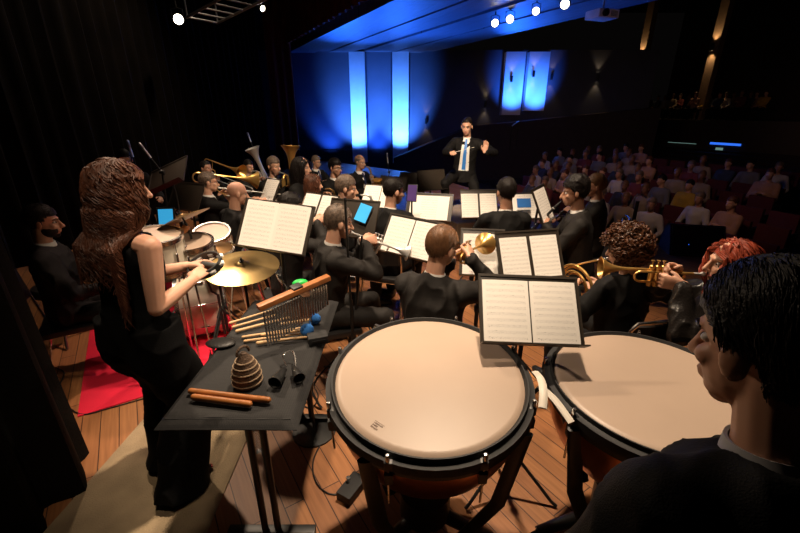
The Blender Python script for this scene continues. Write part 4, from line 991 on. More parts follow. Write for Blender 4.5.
# microphone stands
mic_stand('boom stand rising behind the standing woman, left of two', aty(146, 205, 3.9) * V((1, 1, 0)) if 0 else (aty(146, 205, 3.9).x, 3.9, 0), aty(139, 175, 3.9), aty(133, 157, 3.9))
mic_stand('boom stand rising behind the standing woman, right of two', (aty(160, 205, 3.8).x, 3.8, 0), aty(162, 172, 3.8), aty(151, 158, 3.8))
mic_stand('boom stand beside the euphonium player', (aty(253, 190, 6.9).x, 6.9, 0), aty(254, 150, 6.9), aty(251, 142, 6.9))
mic_stand('boom stand beside the saxophonist', (aty(390, 200, 6.5).x, 6.5, 0), aty(389, 172, 6.5), aty(388, 163, 6.5))
mic_stand('tall straight stand in front of the trumpeter\'s back', (aty(349, 260, 2.55).x, 2.55, 0), aty(345, 198, 2.55), None, mic=False)
mic_stand('thin stand just left of the trumpeter\'s elbow', (aty(337, 260, 2.62).x + .06, 2.62, 0), aty(362, 236, 2.62), None, mic=False)

# ------------------------------------------------------------------ the players
BL, CH, S1, S2, S3 = M['suit'], M['suit2'], M['skin'], M['skin2'], M['skin3']
def at_depth(px, py, Y, fdir, seat=.47, **k):
    p = aty(px, py, Y); return Person(p.x, p.y, fdir, scale=(p.z - seat - .10) / .795, seat=seat, **k)
def wrists(P, I, l, dl, pl, r, dr, pr, cl=.8, cr=.8, **k):
    d = I.to_3x3(); P.arms(I @ V(l), I @ V(r), d @ V(dl), d @ V(dr), d @ V(pl), d @ V(pr), cl, cr, **k)
def hold_trumpet(P, yaw, pitch, wide=1):
    I = T(P.mouth + (P.HM.to_3x3() @ V((0, .004, 0)))) @ rz(R(yaw)) @ rx(R(pitch))
    wrists(P, I, (-.055, .115, -.05), (.30, .95, .1), (1, -.2, 0), (.075, .10, -.01), (-.42, .85, .35), (-.8, .0, -.5), .95, .7)
    return P.M @ I
def hold_reed(P, yaw, pitch):
    I = T(P.mouth + (P.HM.to_3x3() @ V((0, .004, 0)))) @ rz(R(yaw)) @ rx(R(pitch)); d = V((0, .55, -.83)).normalized()
    wrists(P, I, d * .25 + V((-.085, -.045, 0)), (.7, .5, .1), (.8, .1, -.3), d * .43 + V((.085, -.045, 0)), (-.7, .5, .1), (-.8, .1, -.3), .7, .7)
    return P.M @ I
def suit(P, label, skin=S1, j=BL, hair=None, hm=None, collar=True, vox=.008, front=None, eyes=True, brow=None, glasses=False, tie=None, shirtw=.045, group=None, **jk):
    P.root(label); P.body(skin, vox); P.jacket(j, vox=max(.011, vox * 1.5), **jk)
    if hasattr(P, 'Lg'): P.trousers(j)
    if collar: P.collar(M['shirt'])
    if front:
        P.patch('shirt_front', M['shirt'], front, .985, .012, shirtw, .004)
        if tie: P.patch('tie', tie, front + .02, .97, .022, .014, .009)
    if hair:
        P.hair_short(M[hair], **(hm or {}))
        if vox < .009:
            mb = MB(); P.strands(mb, 700 if vox < .007 else 420, .032, .0017, .002, int(P.base.x * 977) % 1000, frontz=.062, nape=-.07, spread=.3, pts=5, tight=4, side0=True, cap=((hm or {}).get('thick', 1.07), (hm or {}).get('top', .012))); mb.build('loose_hair', M[hair], P.B)
    if eyes: P.eyes()
    if brow: P.brows(M[brow])
    if glasses: P.glasses()

# man in glasses seen from behind
P = at_depth(394, 178, 3.80, (.35, .94), lean=6, head=(-38, -8, 0)); P.arms((-.12, .36, .92), (.10, .38, .90), (.4, .9, 0), (-.4, .9, 0), cl=.7, cr=.7); P.legs()
suit(P, 'man in black suit and glasses seen from behind, between two stands', hair='black', hm=dict(thick=1.06, top=.012), glasses=True); chair('black chair under the man in glasses seen from behind', P)
# trumpeter with greying hair
P = at_depth(338, 204, 2.75, (.93, .36), lean=10, head=(6, -12, 0))
I = hold_trumpet(P, -20, -20); P.legs((-.20, .50, .09), (.16, .44, .09))
suit(P, 'trumpeter with greying hair and dark suit, seen from behind', j=CH, hair='grey', hm=dict(thick=1.07, top=.010), vox=.006, rum=.013, brow='grey'); chair('black chair under the trumpeter with greying hair', P)
trumpet('silver trumpet played by the man with greying hair', I, M['silver'], .066, .43)
# light brown haired man with flugelhorn
P = at_depth(443, 225, 2.15, (.42, .91), lean=9, head=(-22, -8, 4))
I = hold_trumpet(P, -10, -4); P.legs()
suit(P, 'man with short light brown hair in charcoal jacket behind the large timpani', j=CH, hair='tan', hm=dict(thick=1.07, top=.008, line=.06), vox=.006, rum=.013, collar=True); chair('black chair under the light brown haired man', P)
trumpet('wide belled flugelhorn held by the light brown haired man', I, M['brass'], .075, .42, name='flugelhorn')
# dark haired man seen from behind
P = at_depth(507, 179, 3.70, (-.05, 1), lean=3, head=(8, -4, 0)); P.arms((-.10, .36, .95), (.10, .38, .92), (.4, .9, 0), (-.4, .9, 0)); P.legs()
suit(P, 'dark haired man in black suit with his back to us, below the conductor', skin=S2, hair='black', hm=dict(thick=1.08, top=.016, nape=-.09)); chair('black chair under the dark haired man below the conductor', P)
# two clarinettists at the right
P = at_depth(577, 177, 3.60, (-.95, .30), lean=8, head=(0, -8, 0)); I = hold_reed(P, 0, 4); P.legs()
suit(P, 'clarinettist with tousled dark hair facing left in a charcoal suit', skin=S2, j=CH, hair='black', hm=dict(thick=1.13, top=.025, amp=.016, nape=-.09)); chair('black chair under the dark haired clarinettist', P)
clarinet('black clarinet played by the dark haired man', I)
P = at_depth(597, 175, 4.30, (-.9, .42), lean=4, head=(10, -6, 0)); I = hold_reed(P, 0, 6); P.legs()
suit(P, 'light haired clarinettist sitting behind the dark haired one', hair='tan', hm=dict(thick=1.10, top=.018, nape=-.05), j=CH, vox=.008); chair('black chair with bright frame under the light haired clarinettist', P)
clarinet('black clarinet played by the light haired man', I)
# curly haired horn player
P = at_depth(628, 230, 2.27, (-.28, .96), lean=2, head=(26, -14, 0))
I = T(P.mouth) @ rz(R(26)) @ rx(R(-22)); IH = I @ T((0, .0, 0))
wrists(P, I, (-.10, .20, -.14), (.6, .6, .2), (.8, 0, -.4), (.16, .16, -.20), (-.5, .5, .1), (-.7, 0, .5), .8, .5); P.legs()
P.root('player with curly auburn hair in black jacket, seen from behind'); P.body(S1, .006); P.jacket(BL, vox=.011, rum=.013); P.trousers(BL); P.eyes()
mb = MB(); mb.ell((0, -.022, .022), (.098, .112, .112), mtx=P.HM); P.curls(mb, 620, (.118, .132, .132), 4); h = mb.build('hair', M['curl'], P.B)
chair('black chair under the curly haired player', P)
french_horn('brass french horn held left of the curly haired player', P.M @ I, M['brass'])
# red haired trumpeter
P = at_depth(737, 240, 1.90, (-.97, .20), lean=7, head=(2, -2, 0))
I = hold_trumpet(P, 0, -2); P.legs()
P.root('trumpeter with wavy red hair in a black leather jacket, facing left'); P.body(S1, .006, fem=True); P.jacket(M['leather'], 'leather_jacket', .010, True, 1.05, .014); P.trousers(BL); P.eyes(True)
mb = MB(); mb.ell((0, -.028, .030), (.083, .094, .092), mtx=P.HM); P.strands(mb, 1100, .34, .0036, .018, 3, nape=-.07, spread=1.5, tight=9, clump=6, fall=.10); mb.build('hair', M['red'], P.B)
chair('black chair under the red haired trumpeter', P); trumpet('golden trumpet played by the red haired woman', I, M['brass'])

# the men and women of the far rows
def brass(P, kind, yaw=0, pitch=0, roll=0):
    I = T(P.mouth) @ rz(R(yaw)) @ rx(R(pitch)) @ ry(R(roll))
    if kind == 'trombone': wrists(P, I, (-.06, .03, -.09), (.2, .9, .3), (.9, 0, .1), (.05, .38, -.10), (-.3, .9, .2), (-.7, 0, -.5))
    elif kind == 'tuba': wrists(P, I, (-.16, .12, -.28), (.5, .8, .2), (.8, .4, 0), (.06, .18, -.18), (-.6, .8, .1), (-.3, .6, -.6))
    elif kind == 'euphonium': wrists(P, I, (-.16, .08, -.18), (.6, .7, .2), (.8, .4, 0), (.10, .14, -.12), (-.8, .6, .1), (-.3, .6, -.6))
    elif kind == 'sax': wrists(P, I, (-.08, .06, -.18), (.6, .8, 0), (.8, .1, 0), (.09, .06, -.36), (-.6, .8, 0), (-.8, .1, 0))
    return P.M @ I
P = at_depth(207, 172, 4.60, (.84, .52), lean=5, head=(-4, -4, 0)); I = brass(P, 'trombone', 0, -12); P.legs()
suit(P, 'man in glasses with short greying hair playing trombone beside the bald man', hair='grey', hm=dict(thick=1.06, top=.006), glasses=True, front=.6); chair('black chair under the trombonist in glasses', P); trombone('trombone played by the man in glasses', I, M['brass'])
P = at_depth(236, 181, 3.90, (.66, .75), lean=6, head=(-16, -10, 0)); I = hold_trumpet(P, -4, -12); P.legs()
suit(P, 'bald man in black seen from behind, left of the big white score', collar=False); chair('black chair under the bald man', P); trumpet('silver trumpet played by the bald man', I, M['silver'])
P = at_depth(205, 161, 6.00, (.85, -.35), lean=2, head=(0, 2, 0)); I = brass(P, 'trombone', 0, -14); P.legs()
suit(P, 'trombonist in the back row whose face is behind his slide', skin=S2, hair='black', hm=dict(thick=1.04, top=.004), front=.55, vox=.009); chair('black chair under the back row trombonist', P); trombone('trombone played in the back row at the far left', I, M['brass'])
P = at_depth(248, 160, 6.50, (.75, -.55), lean=3, head=(0, -6, 0)); I = brass(P, 'euphonium', 10, 12, 14); P.legs()
suit(P, 'euphonium player in charcoal suit in the back row', j=CH, hair='black', front=.5, vox=.009); chair('black chair under the euphonium player', P); tuba('euphonium with silver bell across the player\'s face', I, M['silver'], .62, 'euphonium', .19)
P = at_depth(273, 157, 5.60, (.80, -.55), lean=2, head=(0, -4, 0)); I = brass(P, 'tuba', 6, 0, -4); P.legs()
suit(P, 'grey haired tuba player in the back row', hair='grey', front=.5, vox=.009, glasses=False); chair('black chair under the tuba player', P); tuba('golden tuba with upright bell in the back row', I, M['brass'], .68, 'tuba', .19)
# dark long haired woman
P = at_depth(301, 157, 5.2, (.85, -.10), lean=2, head=(-4, -4, 0)); P.arms((-.12, .30, .95), (.12, .32, .92), (.4, .9, 0), (-.4, .9, 0)); P.legs()
P.root('woman with long dark hair in a black jacket, right of the tuba'); P.body(S1, .008, fem=True); P.jacket(BL, fem=True); P.trousers(BL); P.patch('shirt_front', M['shirt'], .55, .985, .01, .035, .004); P.eyes(True)
mb = MB(); mb.ell((0, -.026, .030), (.082, .094, .090), mtx=P.HM); P.strands(mb, 420, .44, .005, .007, 8, nape=-.07, spread=.8, torso=True); mb.build('hair', M['black'], P.B); chair('black chair under the woman with long dark hair', P)
P = at_depth(316, 156, 7.20, (.75, -.6), lean=2, head=(8, -4, 0)); P.arms((-.12, .32, .85), (.12, .34, .85), (.4, .9, 0), (-.4, .9, 0)); P.legs()
suit(P, 'grey haired man in glasses at the back, right of the dark haired woman', hair='grey', front=.5, tie=M['tiedark'], vox=.009, glasses=True); chair('black chair under the grey haired man at the back', P)
P = at_depth(335, 159, 5.80, (.80, -.55), lean=4, head=(0, -6, 0)); I = hold_reed(P, 6, 6); P.legs()
suit(P, 'dark haired clarinettist in glasses with white shirt and blue tie', hair='black', hm=dict(thick=1.10, top=.018), front=.35, tie=M['tieblue'], vox=.008, glasses=True, brow='black', shirtw=.07); chair('black chair under the clarinettist with the blue tie', P); clarinet('clarinet played by the man with the blue tie', I)
P = at_depth(360, 155, 6.60, (.78, -.60), lean=2, head=(4, -4, 0)); I = brass(P, 'sax', -16, 0, 12); P.legs()
suit(P, 'bald saxophonist in glasses with open jacket, white shirt and tie at the back', hair='grey', hm=dict(thick=1.03, top=0, bald=.075), front=.25, tie=M['tiedark'], vox=.008, glasses=True, shirtw=.085); chair('black chair under the saxophonist', P); saxophone('golden saxophone with raised bell', I, M['brass'])
# woman in nude satin
P = at_depth(313, 174, 4.70, (.85, .05), lean=6, head=(0, -6, 0)); I = brass(P, 'sax', -10, 0, 8); P.legs()
P.root('brown haired woman in nude satin top, bare shouldered, playing saxophone'); P.body(S1, .008, fem=True); P.jacket(M['beige'], 'satin_top', fem=True, sleeve=.86); P.trousers(BL); P.eyes(True)
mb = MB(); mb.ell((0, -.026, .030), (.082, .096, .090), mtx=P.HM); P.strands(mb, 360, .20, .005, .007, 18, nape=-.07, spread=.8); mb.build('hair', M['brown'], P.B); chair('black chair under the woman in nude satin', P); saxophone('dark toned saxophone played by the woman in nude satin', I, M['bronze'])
P = at_depth(346, 175, 4.00, (.85, .10), lean=10, head=(0, -8, 0)); I = brass(P, 'sax', -10, 4, 6); P.legs()
suit(P, 'grey haired saxophonist in black leaning forward beside the woman in nude satin', hair='grey', hm=dict(thick=1.08, top=.012), vox=.008); chair('black chair under the grey haired saxophonist', P); saxophone('pale silver saxophone played by the grey haired man', I, M['silver'])
P = at_depth(290, 193, 3.20, (.85, .42), lean=6, head=(0, -8, 0)); I = hold_trumpet(P, -12, -12); P.legs()
suit(P, 'dark haired trumpeter mostly hidden behind the big white score', hair='black', j=CH, vox=.007); chair('black chair behind the big white score', P); trumpet('trumpet of the player hidden behind the big white score', I, M['silver'])
# woman's head beyond the foreground woman
hp = aty(123, 151, 4.7); P = Person(hp.x, hp.y, (.75, -.55), sit=False, lean=2, head=(-14, -6, 0), scale=hp.z / 1.715); P.arms((-.2, .25, 1.0), (.2, .25, 1.0)); P.legs()
P.root('dark haired woman standing far behind the woman in the long dress'); P.body(S1, .009, fem=True); P.jacket(BL, fem=True); P.trousers(BL); P.hair_short(M['black'], thick=1.1, top=.01, nape=-.11, side=-.09); P.eyes()
# seated bearded man on the far left
P = at_depth(38, 206, 2.75, (.80, .52), lean=-2, head=(-4, -4, 0)); P.arms((-.12, .30, .72), (.12, .30, .72), (.5, .8, -.1), (-.5, .8, -.1)); P.legs((-.16, .44, .09), (.18, .42, .09))
suit(P, 'bearded man in dark suit sitting at the far left, facing right', skin=S2, j=BL, hair='black', hm=dict(thick=1.09, top=.012), vox=.007, rum=.012, brow='black', wide=1.12)
mb = MB(); mb.ell((0, .020, -.058), (.061, .066, .060), mtx=P.HM); mb.ell((0, .060, -.098), (.026, .026, .022), mtx=P.HM); link('beard', fuse(mb, .008, 2), M['black'], P.B)
chair('black chair under the bearded man at the far left', P)

# the conductor
hp = aty(467, 126, pc.y - .02)
P = Person(hp.x, hp.y, (-.22, -.975), sit=False, lean=9, side=-3, head=(-10, -12, 0), scale=1.10, hgt=-.34, base=.33)
IC = (T(P.base) @ rz(P.yaw)).inverted()
P.arms(IC @ aty(485, 152, pc.y - .35), IC @ aty(452, 153, pc.y - .4), (-.08, .05, 1), (-.10, .9, .25), (.1, 1, .05), (-.2, .25, -.9), .18, .8, polel=(-.60, -.05, 1.0), poler=(.62, -.2, .95))
P.legs((-.20, -.30, .10), (.24, .30, .085), kl=(-.4, .9, .5), kr=(.45, .9, .5))
P.root('conductor in open dark suit with blue tie, arms raised, on the pale podium'); P.body(S1, .0065); P.jacket(BL, vox=.010, rum=.008); P.trousers(BL, .011)
P.collar(M['shirt']); P.patch('shirt_front', M['shirt'], .20, .985, .085, .05, .006); P.patch('tie', M['tieblue'], .22, .965, .032, .016, .012); P.hair_short(M['black'], thick=1.035, top=.012, line=.072, side=.0); P.eyes(True); P.brows(M['black'])
sh, e, w, d, pm, c = P.A[-1]; g = w + d * .085 + V((-.0, .01, -.012)); bt = MB()
bt.tube([V((0, 0, 0)), V((-.34, .12, .10))], [.0035, .0018], 8).cap((.025, -.008, -.007), (0, 0, 0), .010, .006)
o = bt.build('baton', M['white']); o.matrix_world = P.M @ T(g); tag(o, 'white baton in the conductor\'s right hand', 'baton')

# the percussionist in the long black dress
hp = aty(115, 164, 1.76); P = Person(hp.x, hp.y, (.36, .93), sit=False, lean=3, side=1, head=(-34, -7, 0), scale=.985, hgt=.065)
IM = (T(P.base) @ rz(P.yaw)).inverted()
hr = IM @ aty(194, 279, 1.86); hl = IM @ aty(187, 266, 2.0)
P.arms(hl, hr, (.5, .85, .05), (-.25, .95, .15), (.6, .2, -.8), (-.4, .1, -.9), .65, .65, poler=IM @ aty(152, 345, 1.55), polel=(-.5, -.0, .8)); P.legs((-.12, .10, .145), (.11, -.04, .145))
P.root('woman with long wavy brown hair in a long black sleeveless dress, seen from behind'); P.body(S1, .0055, fem=True, arms_r=.98)
mb = MB(); ring = P.torso_rings(.008, True); mb.tube([c for c, r in ring[:6]], [r for c, r in ring[:6]], 26, ref=P.rt)
for q in (1, -1): mb.chain([P.neck - P.upv * .07 - P.rt * .085 * q, P.neck - P.upv * .02 - P.rt * .085 * q + V((0, -.01, 0)), P.neck - P.upv * .09 - P.rt * .10 * q + P.fw * .07], [.035, .030, .035], 10)
for q in (1, -1):
    h, kn, an = P.Lg[q]; mb.tube([h + V((0, 0, .06)), h - V((0, 0, .1)), kn, kn.lerp(an, .55), V((an.x, an.y, .10)), V((an.x, an.y - .02, .022))], [(.125, .115), (.135, .13), (.118, .115), (.122, .12), (.13, .135), (.136, .15)], 24, ref=P.rt)
link('dress', fuse(mb, .010, 4, .5, .012, 7), M['dress'], P.R)
mb = MB(); mb.ell((0, -.026, .030), (.083, .098, .092), mtx=P.HM); P.strands(mb, 2300, .32, topl=.85, rad=.0042, wave=.022, seed=21, nape=-.085, spread=2.0, pts=26, tight=6.5, clump=5.5, torso=True, fall=.115); mb.build('hair', M['brown'], P.B); P.eyes(True); P.brows(M['brown'])
for q in (1, -1):
    h, kn, an = P.Lg[q]; f = V((-.15 * q, 1, 0)).normalized(); b = V((an.x, an.y, 0)); mb = MB()
    mb.chain([b - f * .04 + V((0, 0, .095)), b + f * .05 + V((0, 0, .06)), b + f * .14 + V((0, 0, .022))], [.030, .030, .020], 10); mb.cap(b - f * .05 + V((0, 0, .08)), b - f * .055 + V((0, 0, .006)), .012, .006)
    s = link('high_heel', fuse(mb, .006, 2), M['shoe'], P.R)
    MB().ell(b + f * .155 + V((0, 0, .026)), (.012, .008, .006)).ell(b + f * .15 + V((.016, 0, .026)), (.008, .007, .005)).build('painted_toenails', M['redshoe'], s)
sh, e, w, d, pm, c = P.A[-1]; g = P.M @ ((w + d * .10 + P.A[1][2] + P.A[1][3] * .10) / 2)
o = thing('tambourine', 'small black tambourine with silver jingles in the percussionist\'s hands', 'tambourine', T(g) @ rz(P.yaw) @ rx(R(24)))
MB().lathe([(.082, -.022), (.090, -.022), (.090, .022), (.082, .022)], n=36, closed=True).build('rim', M['blk'], o)
MB().box((0, 0, 0), (.166, .026, .034), bev=.006).build('grip', M['blk'], o)
for k in range(8):
    a = R(45 * k + 20); p = V((math.cos(a), math.sin(a), 0)) * .087
    MB().lathe([(0, .003), (.018, .0), (.018, -.0015), (0, -.0015)], p + V((0, 0, .006)), n=14).lathe([(0, -.003), (.018, 0), (.018, .0015), (0, .0015)], p - V((0, 0, .006)), n=14).build('jingle', M['silver'], o)

# the timpanist, standing dark in the foreground
P = Person(.592, .56, (-.10, .99), sit=False, lean=7, head=(9, -14, 0), scale=1.06, hgt=-.095)
P.arms((-.40, .13, .74), (.27, .14, .80), (.05, .3, -.95), (-.05, .3, -.95), (.9, 0, -.1), (-.9, 0, -.1), .5, .5, polel=(-1.3, .05, 1.15)); P.legs()
P.root('dark haired man in a dark suit standing in the near right foreground, face turned away'); P.body(S2, .005); P.jacket(BL, vox=.010, rum=.009, wide=1.08); P.trousers(BL); P.collar(M['greyshirt'], .066)
P.hair_short(M['black'], thick=1.08, top=.018, amp=.003, nape=-.09, side=.006)
mb = MB(); P.strands(mb, 3200, .042, .0016, .003, 5, frontz=.080, nape=-.070, spread=.35, pts=7, tight=5, side0=True, cap=(1.08, .018)); mb.build('loose_hair', M['black'], P.B); P.eyes(inset=.006); P.brows(M['black'])
# ------------------------------------------------------------------ floor gear
def floor_cable(label, pts, m=M['blk'], r=.0045):
    P3 = [atz(x, y, .006) for x, y in pts]; out = []
    for i in range(len(P3) - 1):
        a = P3[max(i - 1, 0)]; b = P3[i]; c = P3[i + 1]; d = P3[min(i + 2, len(P3) - 1)]
        for k in range(6):
            t = k / 6; out.append(.5 * ((2 * b) + (c - a) * t + (2 * a - 5 * b + 4 * c - d) * t * t + (3 * b - a - 3 * c + d) * t ** 3))
    out.append(P3[-1]); c = sum(out, V()) / len(out)
    o = MB().tube([p - c for p in out], r, 8).build('cable', m); o.location = c; return tag(o, label, 'cable')
floor_cable('black cable looping on the boards left of the large timpani', [(306, 414), (322, 418), (336, 424), (322, 442), (313, 462), (316, 482), (330, 494), (348, 492)])
floor_cable('thin black cable running past the table\'s right side', [(300, 404), (312, 408), (318, 396), (314, 384), (322, 372), (334, 360)])
floor_cable('thin black cable lying across the front edge of the red carpet', [(60, 398), (80, 414), (110, 408), (142, 399), (170, 392)])
floor_cable('black cable on the boards at the near curtain', [(42, 356), (52, 366), (64, 372), (60, 384)])
mk = atz(352, 492, 0); o = thing('floor_box', 'small black junction box on the boards at the end of the looping cable', 'junction box', mk); MB().box((0, 0, .03), (.09, .16, .055), rz(R(-30)), .008).build('case', M['blkm'], o); MB().lathe([(.012, 0), (.012, .03)], (-.02, .02, .055), n=10).build('socket', M['chrome'], o)
# stage monitor
p = atz(690, 252, 0); o = thing('stage_monitor', 'black wedge loudspeaker on the stage edge between the curly and red haired players', 'loudspeaker', T(p) @ rz(R(-12)))
MB().add([(x, y, z) for x in (-.36, .36) for (y, z) in ((-.22, 0), (.20, 0), (.22, .16), (.10, .40), (-.02, .42))], [(0, 1, 2, 3, 4), (9, 8, 7, 6, 5), (0, 5, 6, 1), (1, 6, 7, 2), (2, 7, 8, 3), (3, 8, 9, 4), (4, 9, 5, 0)]).build('cabinet', M['blkm'], o, smooth=False)
G = T((0, -.125, .21)) @ rx(R(64.5)); MB().box((0, 0, .004), (.66, .42, .012), G, .004).build('grille', M['grille'], o); MB().tube([(-.34, .215, .012), (.34, .215, .012), (.34, -.215, .012), (-.34, -.215, .012)], .005, 6, G, closed=True).build('trim', M['steel'], o)
MB().ell((-.12, -.06, .014), (.006, .006, .003), mtx=G).build('indicator_light', M['blueled'], o)
# small black stand with a bent metal holder near the edge
p = atz(632, 228, 0); q = aty(630, 200, p.y); o = thing('holder_stand', 'black stand with a bent bright metal holder near the stage edge', 'stand', p)
MB().tube([(0, 0, .05), (0, 0, q.z - .02)], .03, 12).build('shaft', M['blk'], o); MB().lathe([(.18, 0), (.18, .02), (.04, .05), (0, .05)], n=20).build('foot', M['blk'], o)
MB().tube([(-.06, 0, q.z - .08), (-.07, 0, q.z + .04), (-.03, 0, q.z + .10), (.05, .02, q.z + .10), (.17, .04, q.z + .03)], .013, 8).build('holder', M['steel'], o)

# ------------------------------------------------------------------ lamps, truss, projector
def lamp(label, p, aim, s=1.0):
    p = V(p); q = (V(aim) - p).to_track_quat('-Z', 'Y').to_matrix().to_4x4(); o = thing('stage_lamp', label, 'stage lamp', p)
    MB().lathe([(.02, .24), (.07, .22), (.085, .10), (.095, 0), (.095, -.06), (.088, -.06), (.086, 0), (.075, .10)], n=20, mtx=q @ MX.Scale(s, 4)).build('housing', M['blk'], o)
    MB().lathe([(0, -.022), (.086, -.022), (.086, -.016), (0, -.016)], n=20, mtx=q @ MX.Scale(s, 4)).build('lens', M['lampglow'], o)
    MB().tube([(-.11 * s, 0, 0), (-.11 * s, 0, .16 * s), (0, 0, .19 * s), (.11 * s, 0, .16 * s), (.11 * s, 0, 0)], .008, 8).tube([(0, 0, .18 * s), (0, 0, .30 * s)], .012, 8).build('yoke', M['blk'], o)
    return o
C = V((.3, 2.0, 1.5))
LPS = [((495, 23), 'leftmost of the four bright lamps under the blue hall ceiling', 11.2, .92), ((510, 19), 'second of the four bright lamps from the left, close beside the first', 11.0, .95), ((536, 11), 'third of the four bright lamps from the left', 10.2, .85), ((565, 4), 'rightmost of the four bright lamps, at the top edge', 9.4, .95)]
bars = []
for (px, py), lb, Y, s in LPS: p = aty(px, py, Y); lamp(lb, p, C, s); bars.append(p + V((0, 0, .30)))
d = (bars[-1] - bars[0]); o = tag(MB().tube([bars[0] - d * .3 - bars[0], d * 1.5], .025, 10).build('lamp_bar', M['blk']), 'black pipe carrying the four bright lamps', 'lighting bar'); o.location = bars[0]
p = aty(178, 19, 8.4); lamp('single bright lamp over the black backdrop curtain at the upper left', p, C, .95)
p2_ = aty(262, 8, 8.2); lamp('small lamp on the right end of the lighting truss', p2_, V((3.5, 3, 0)), .55)
A, B = aty(203, 20, 8.0), aty(268, -14, 7.0); o = thing('lighting_truss', 'grey ladder shaped lighting truss at the top left', 'truss', A); d = B - A; x = d.normalized(); y = x.cross(V((0, 0, 1))).normalized() * .28
for s in (-1, 1): MB().tube([y * s - d * .02, d * 1.05 + y * s], .022, 8).build('rail', M['steel'], o)
for k in range(8): MB().tube([d * (k / 7) - y, d * (k / 7) + y], .014, 8).build('rung', M['steel'], o)
MB().tube([V((0, 0, 0)) - y + V((0, 0, .5)), -y], .014, 8).tube([y, y + V((0, 0, .5))], .014, 8).build('hanger', M['steel'], o)
p = aty(602, 15, 9.7); o = thing('projector', 'pale projector hung from the dark ceiling at the top right', 'projector', T(p) @ rz(R(20)))
MB().box((0, 0, 0), (.52, .40, .16), bev=.02).build('case', M['white'], o); MB().lathe([(.07, 0), (.07, .05), (.055, .05), (.05, .02), (0, .02)], (-.12, -.20, 0), (0, -1, 0), 18).build('lens', M['blk'], o); MB().tube([(0, 0, .08), (0, 0, CEIL - p.z)], .025, 10).build('pole', M['steel'], o)
for i in range(6): MB().box((.05 + .03 * i, -.2015, 0), (.012, .004, .10)).build('vent', M['blkm'], o)
def sconce(label, p, nrm, watts=5, s=1.0, g=True):
    p = V(p); yaw = math.atan2(nrm[1], nrm[0]) + math.pi / 2; o = thing('wall_sconce', label, 'wall lamp', T(p) @ rz(yaw))   # local -y leaves the wall
    MB().lathe([(.05 * s, -.11 * s), (.05 * s, .11 * s), (.044 * s, .11 * s), (.044 * s, -.11 * s)], (0, -.10 * s, 0), n=18, closed=True).build('shade', M['blk'], o)
    MB().box((0, -.03 * s, 0), (.05 * s, .06 * s, .08 * s)).build('bracket', M['blk'], o)
    MB().lathe([(0, .06), (.042 * s, .06), (.042 * s, .07), (0, .07)], (0, -.10 * s, 0), n=14).lathe([(0, -.07), (.042 * s, -.07), (.042 * s, -.06), (0, -.06)], (0, -.10 * s, 0), n=14).build('bulb', M['sconce'], o)
    if g:
        for sg in (1, -1): spot('sconce_light', p + V((nrm[0], nrm[1], 0)) * .12 + V((0, 0, .12 * sg)), p + V((nrm[0], nrm[1], 0)) * .09 + V((0, 0, 1.2 * sg)), watts, (1, .66, .33), 70, .7, .02)
for px, py, lb, yy in [(426, 121, 'lowest two way wall lamp on the blue wall, left of the conductor', WY), (485, 104, 'two way wall lamp on the blue wall above the conductor\'s raised hand', WY), (551, 77, 'two way wall lamp right of the pale pilasters', WY), (597, 77, 'two way wall lamp furthest right on the dark wall', WY), (511, 79, 'two way lamp on the left one of the slanted pale pilasters', WY - .3), (533, 74, 'two way lamp on the right one of the slanted pale pilasters', WY - .3)]:
    sconce(lb, aty(px, py, yy), (0, -1), 7 if yy == WY else 2)
# tall pillars far at the balcony
bk = bw + LN * 3
for n, (px, py, lx, ly, lb) in enumerate([(647, 0, 641, 57, 'small lamp on the left balcony pillar'), (722, 0, 714, 47, 'small lamp on the right balcony pillar')]):
    p = hit(lx, ly, bk, LN); MBx = MB().box((0, 0, (9 + 1.6) / 2), (.42, .42, 7.4), rz(math.atan2(LN.y, LN.x))).build('trim_%d' % (7 + n), M['amber'], smooth=False); MBx.location = (p.x + LN.x * .22, p.y + LN.y * .22, 0); struct(MBx)
    sconce(lb, (p.x, p.y, p.z), -LN, 60, 1.6)
# blue lit doorway strip and sign under the balcony
def on_back(px, py, off=.03): return hit(px, py, bw - LN * off, LN)
a, b = on_back(710, 144), on_back(741, 144); c = (a + b) / 2; yaw = math.atan2((b - a).y, (b - a).x)
o = thing('light_strip', 'bright blue light strip over the doorway at the back of the hall', 'light strip', T(c) @ rz(yaw)); MB().box((0, 0, 0), ((b - a).length, .05, .10), bev=.01).build('diffuser', M['blueled'], o); MB().box((0, .0, .065), ((b - a).length + .06, .06, .03)).build('housing', M['blk'], o)
for (xa, xb, yy, lb) in [(668, 696, 143, 'dim light strip left of the bright blue one, under the balcony'), (640, 655, 143, 'dimmest short strip at the left, under the balcony')]:
    a, b = on_back(xa, yy), on_back(xb, yy); c = (a + b) / 2; o = thing('light_strip', lb, 'light strip', T(c) @ rz(yaw)); MB().box((0, 0, 0), ((b - a).length, .05, .05)).build('diffuser', M['exitm'] if xa > 660 else M['blueled'], o); MB().box((0, 0, .035), ((b - a).length + .05, .06, .02)).build('housing', M['blk'], o)
    if xa > 660: o.children[0].scale = (1, 1, .3)
    else: o.children[0].scale = (.4, 1, .4)
c = on_back(719, 149.5, .05); o = thing('exit_sign', 'small pale green sign hung under the blue light strip', 'sign', T(c) @ rz(yaw)); MB().box((0, 0, 0), (.30, .04, .16)).build('box', M['exitm'], o)
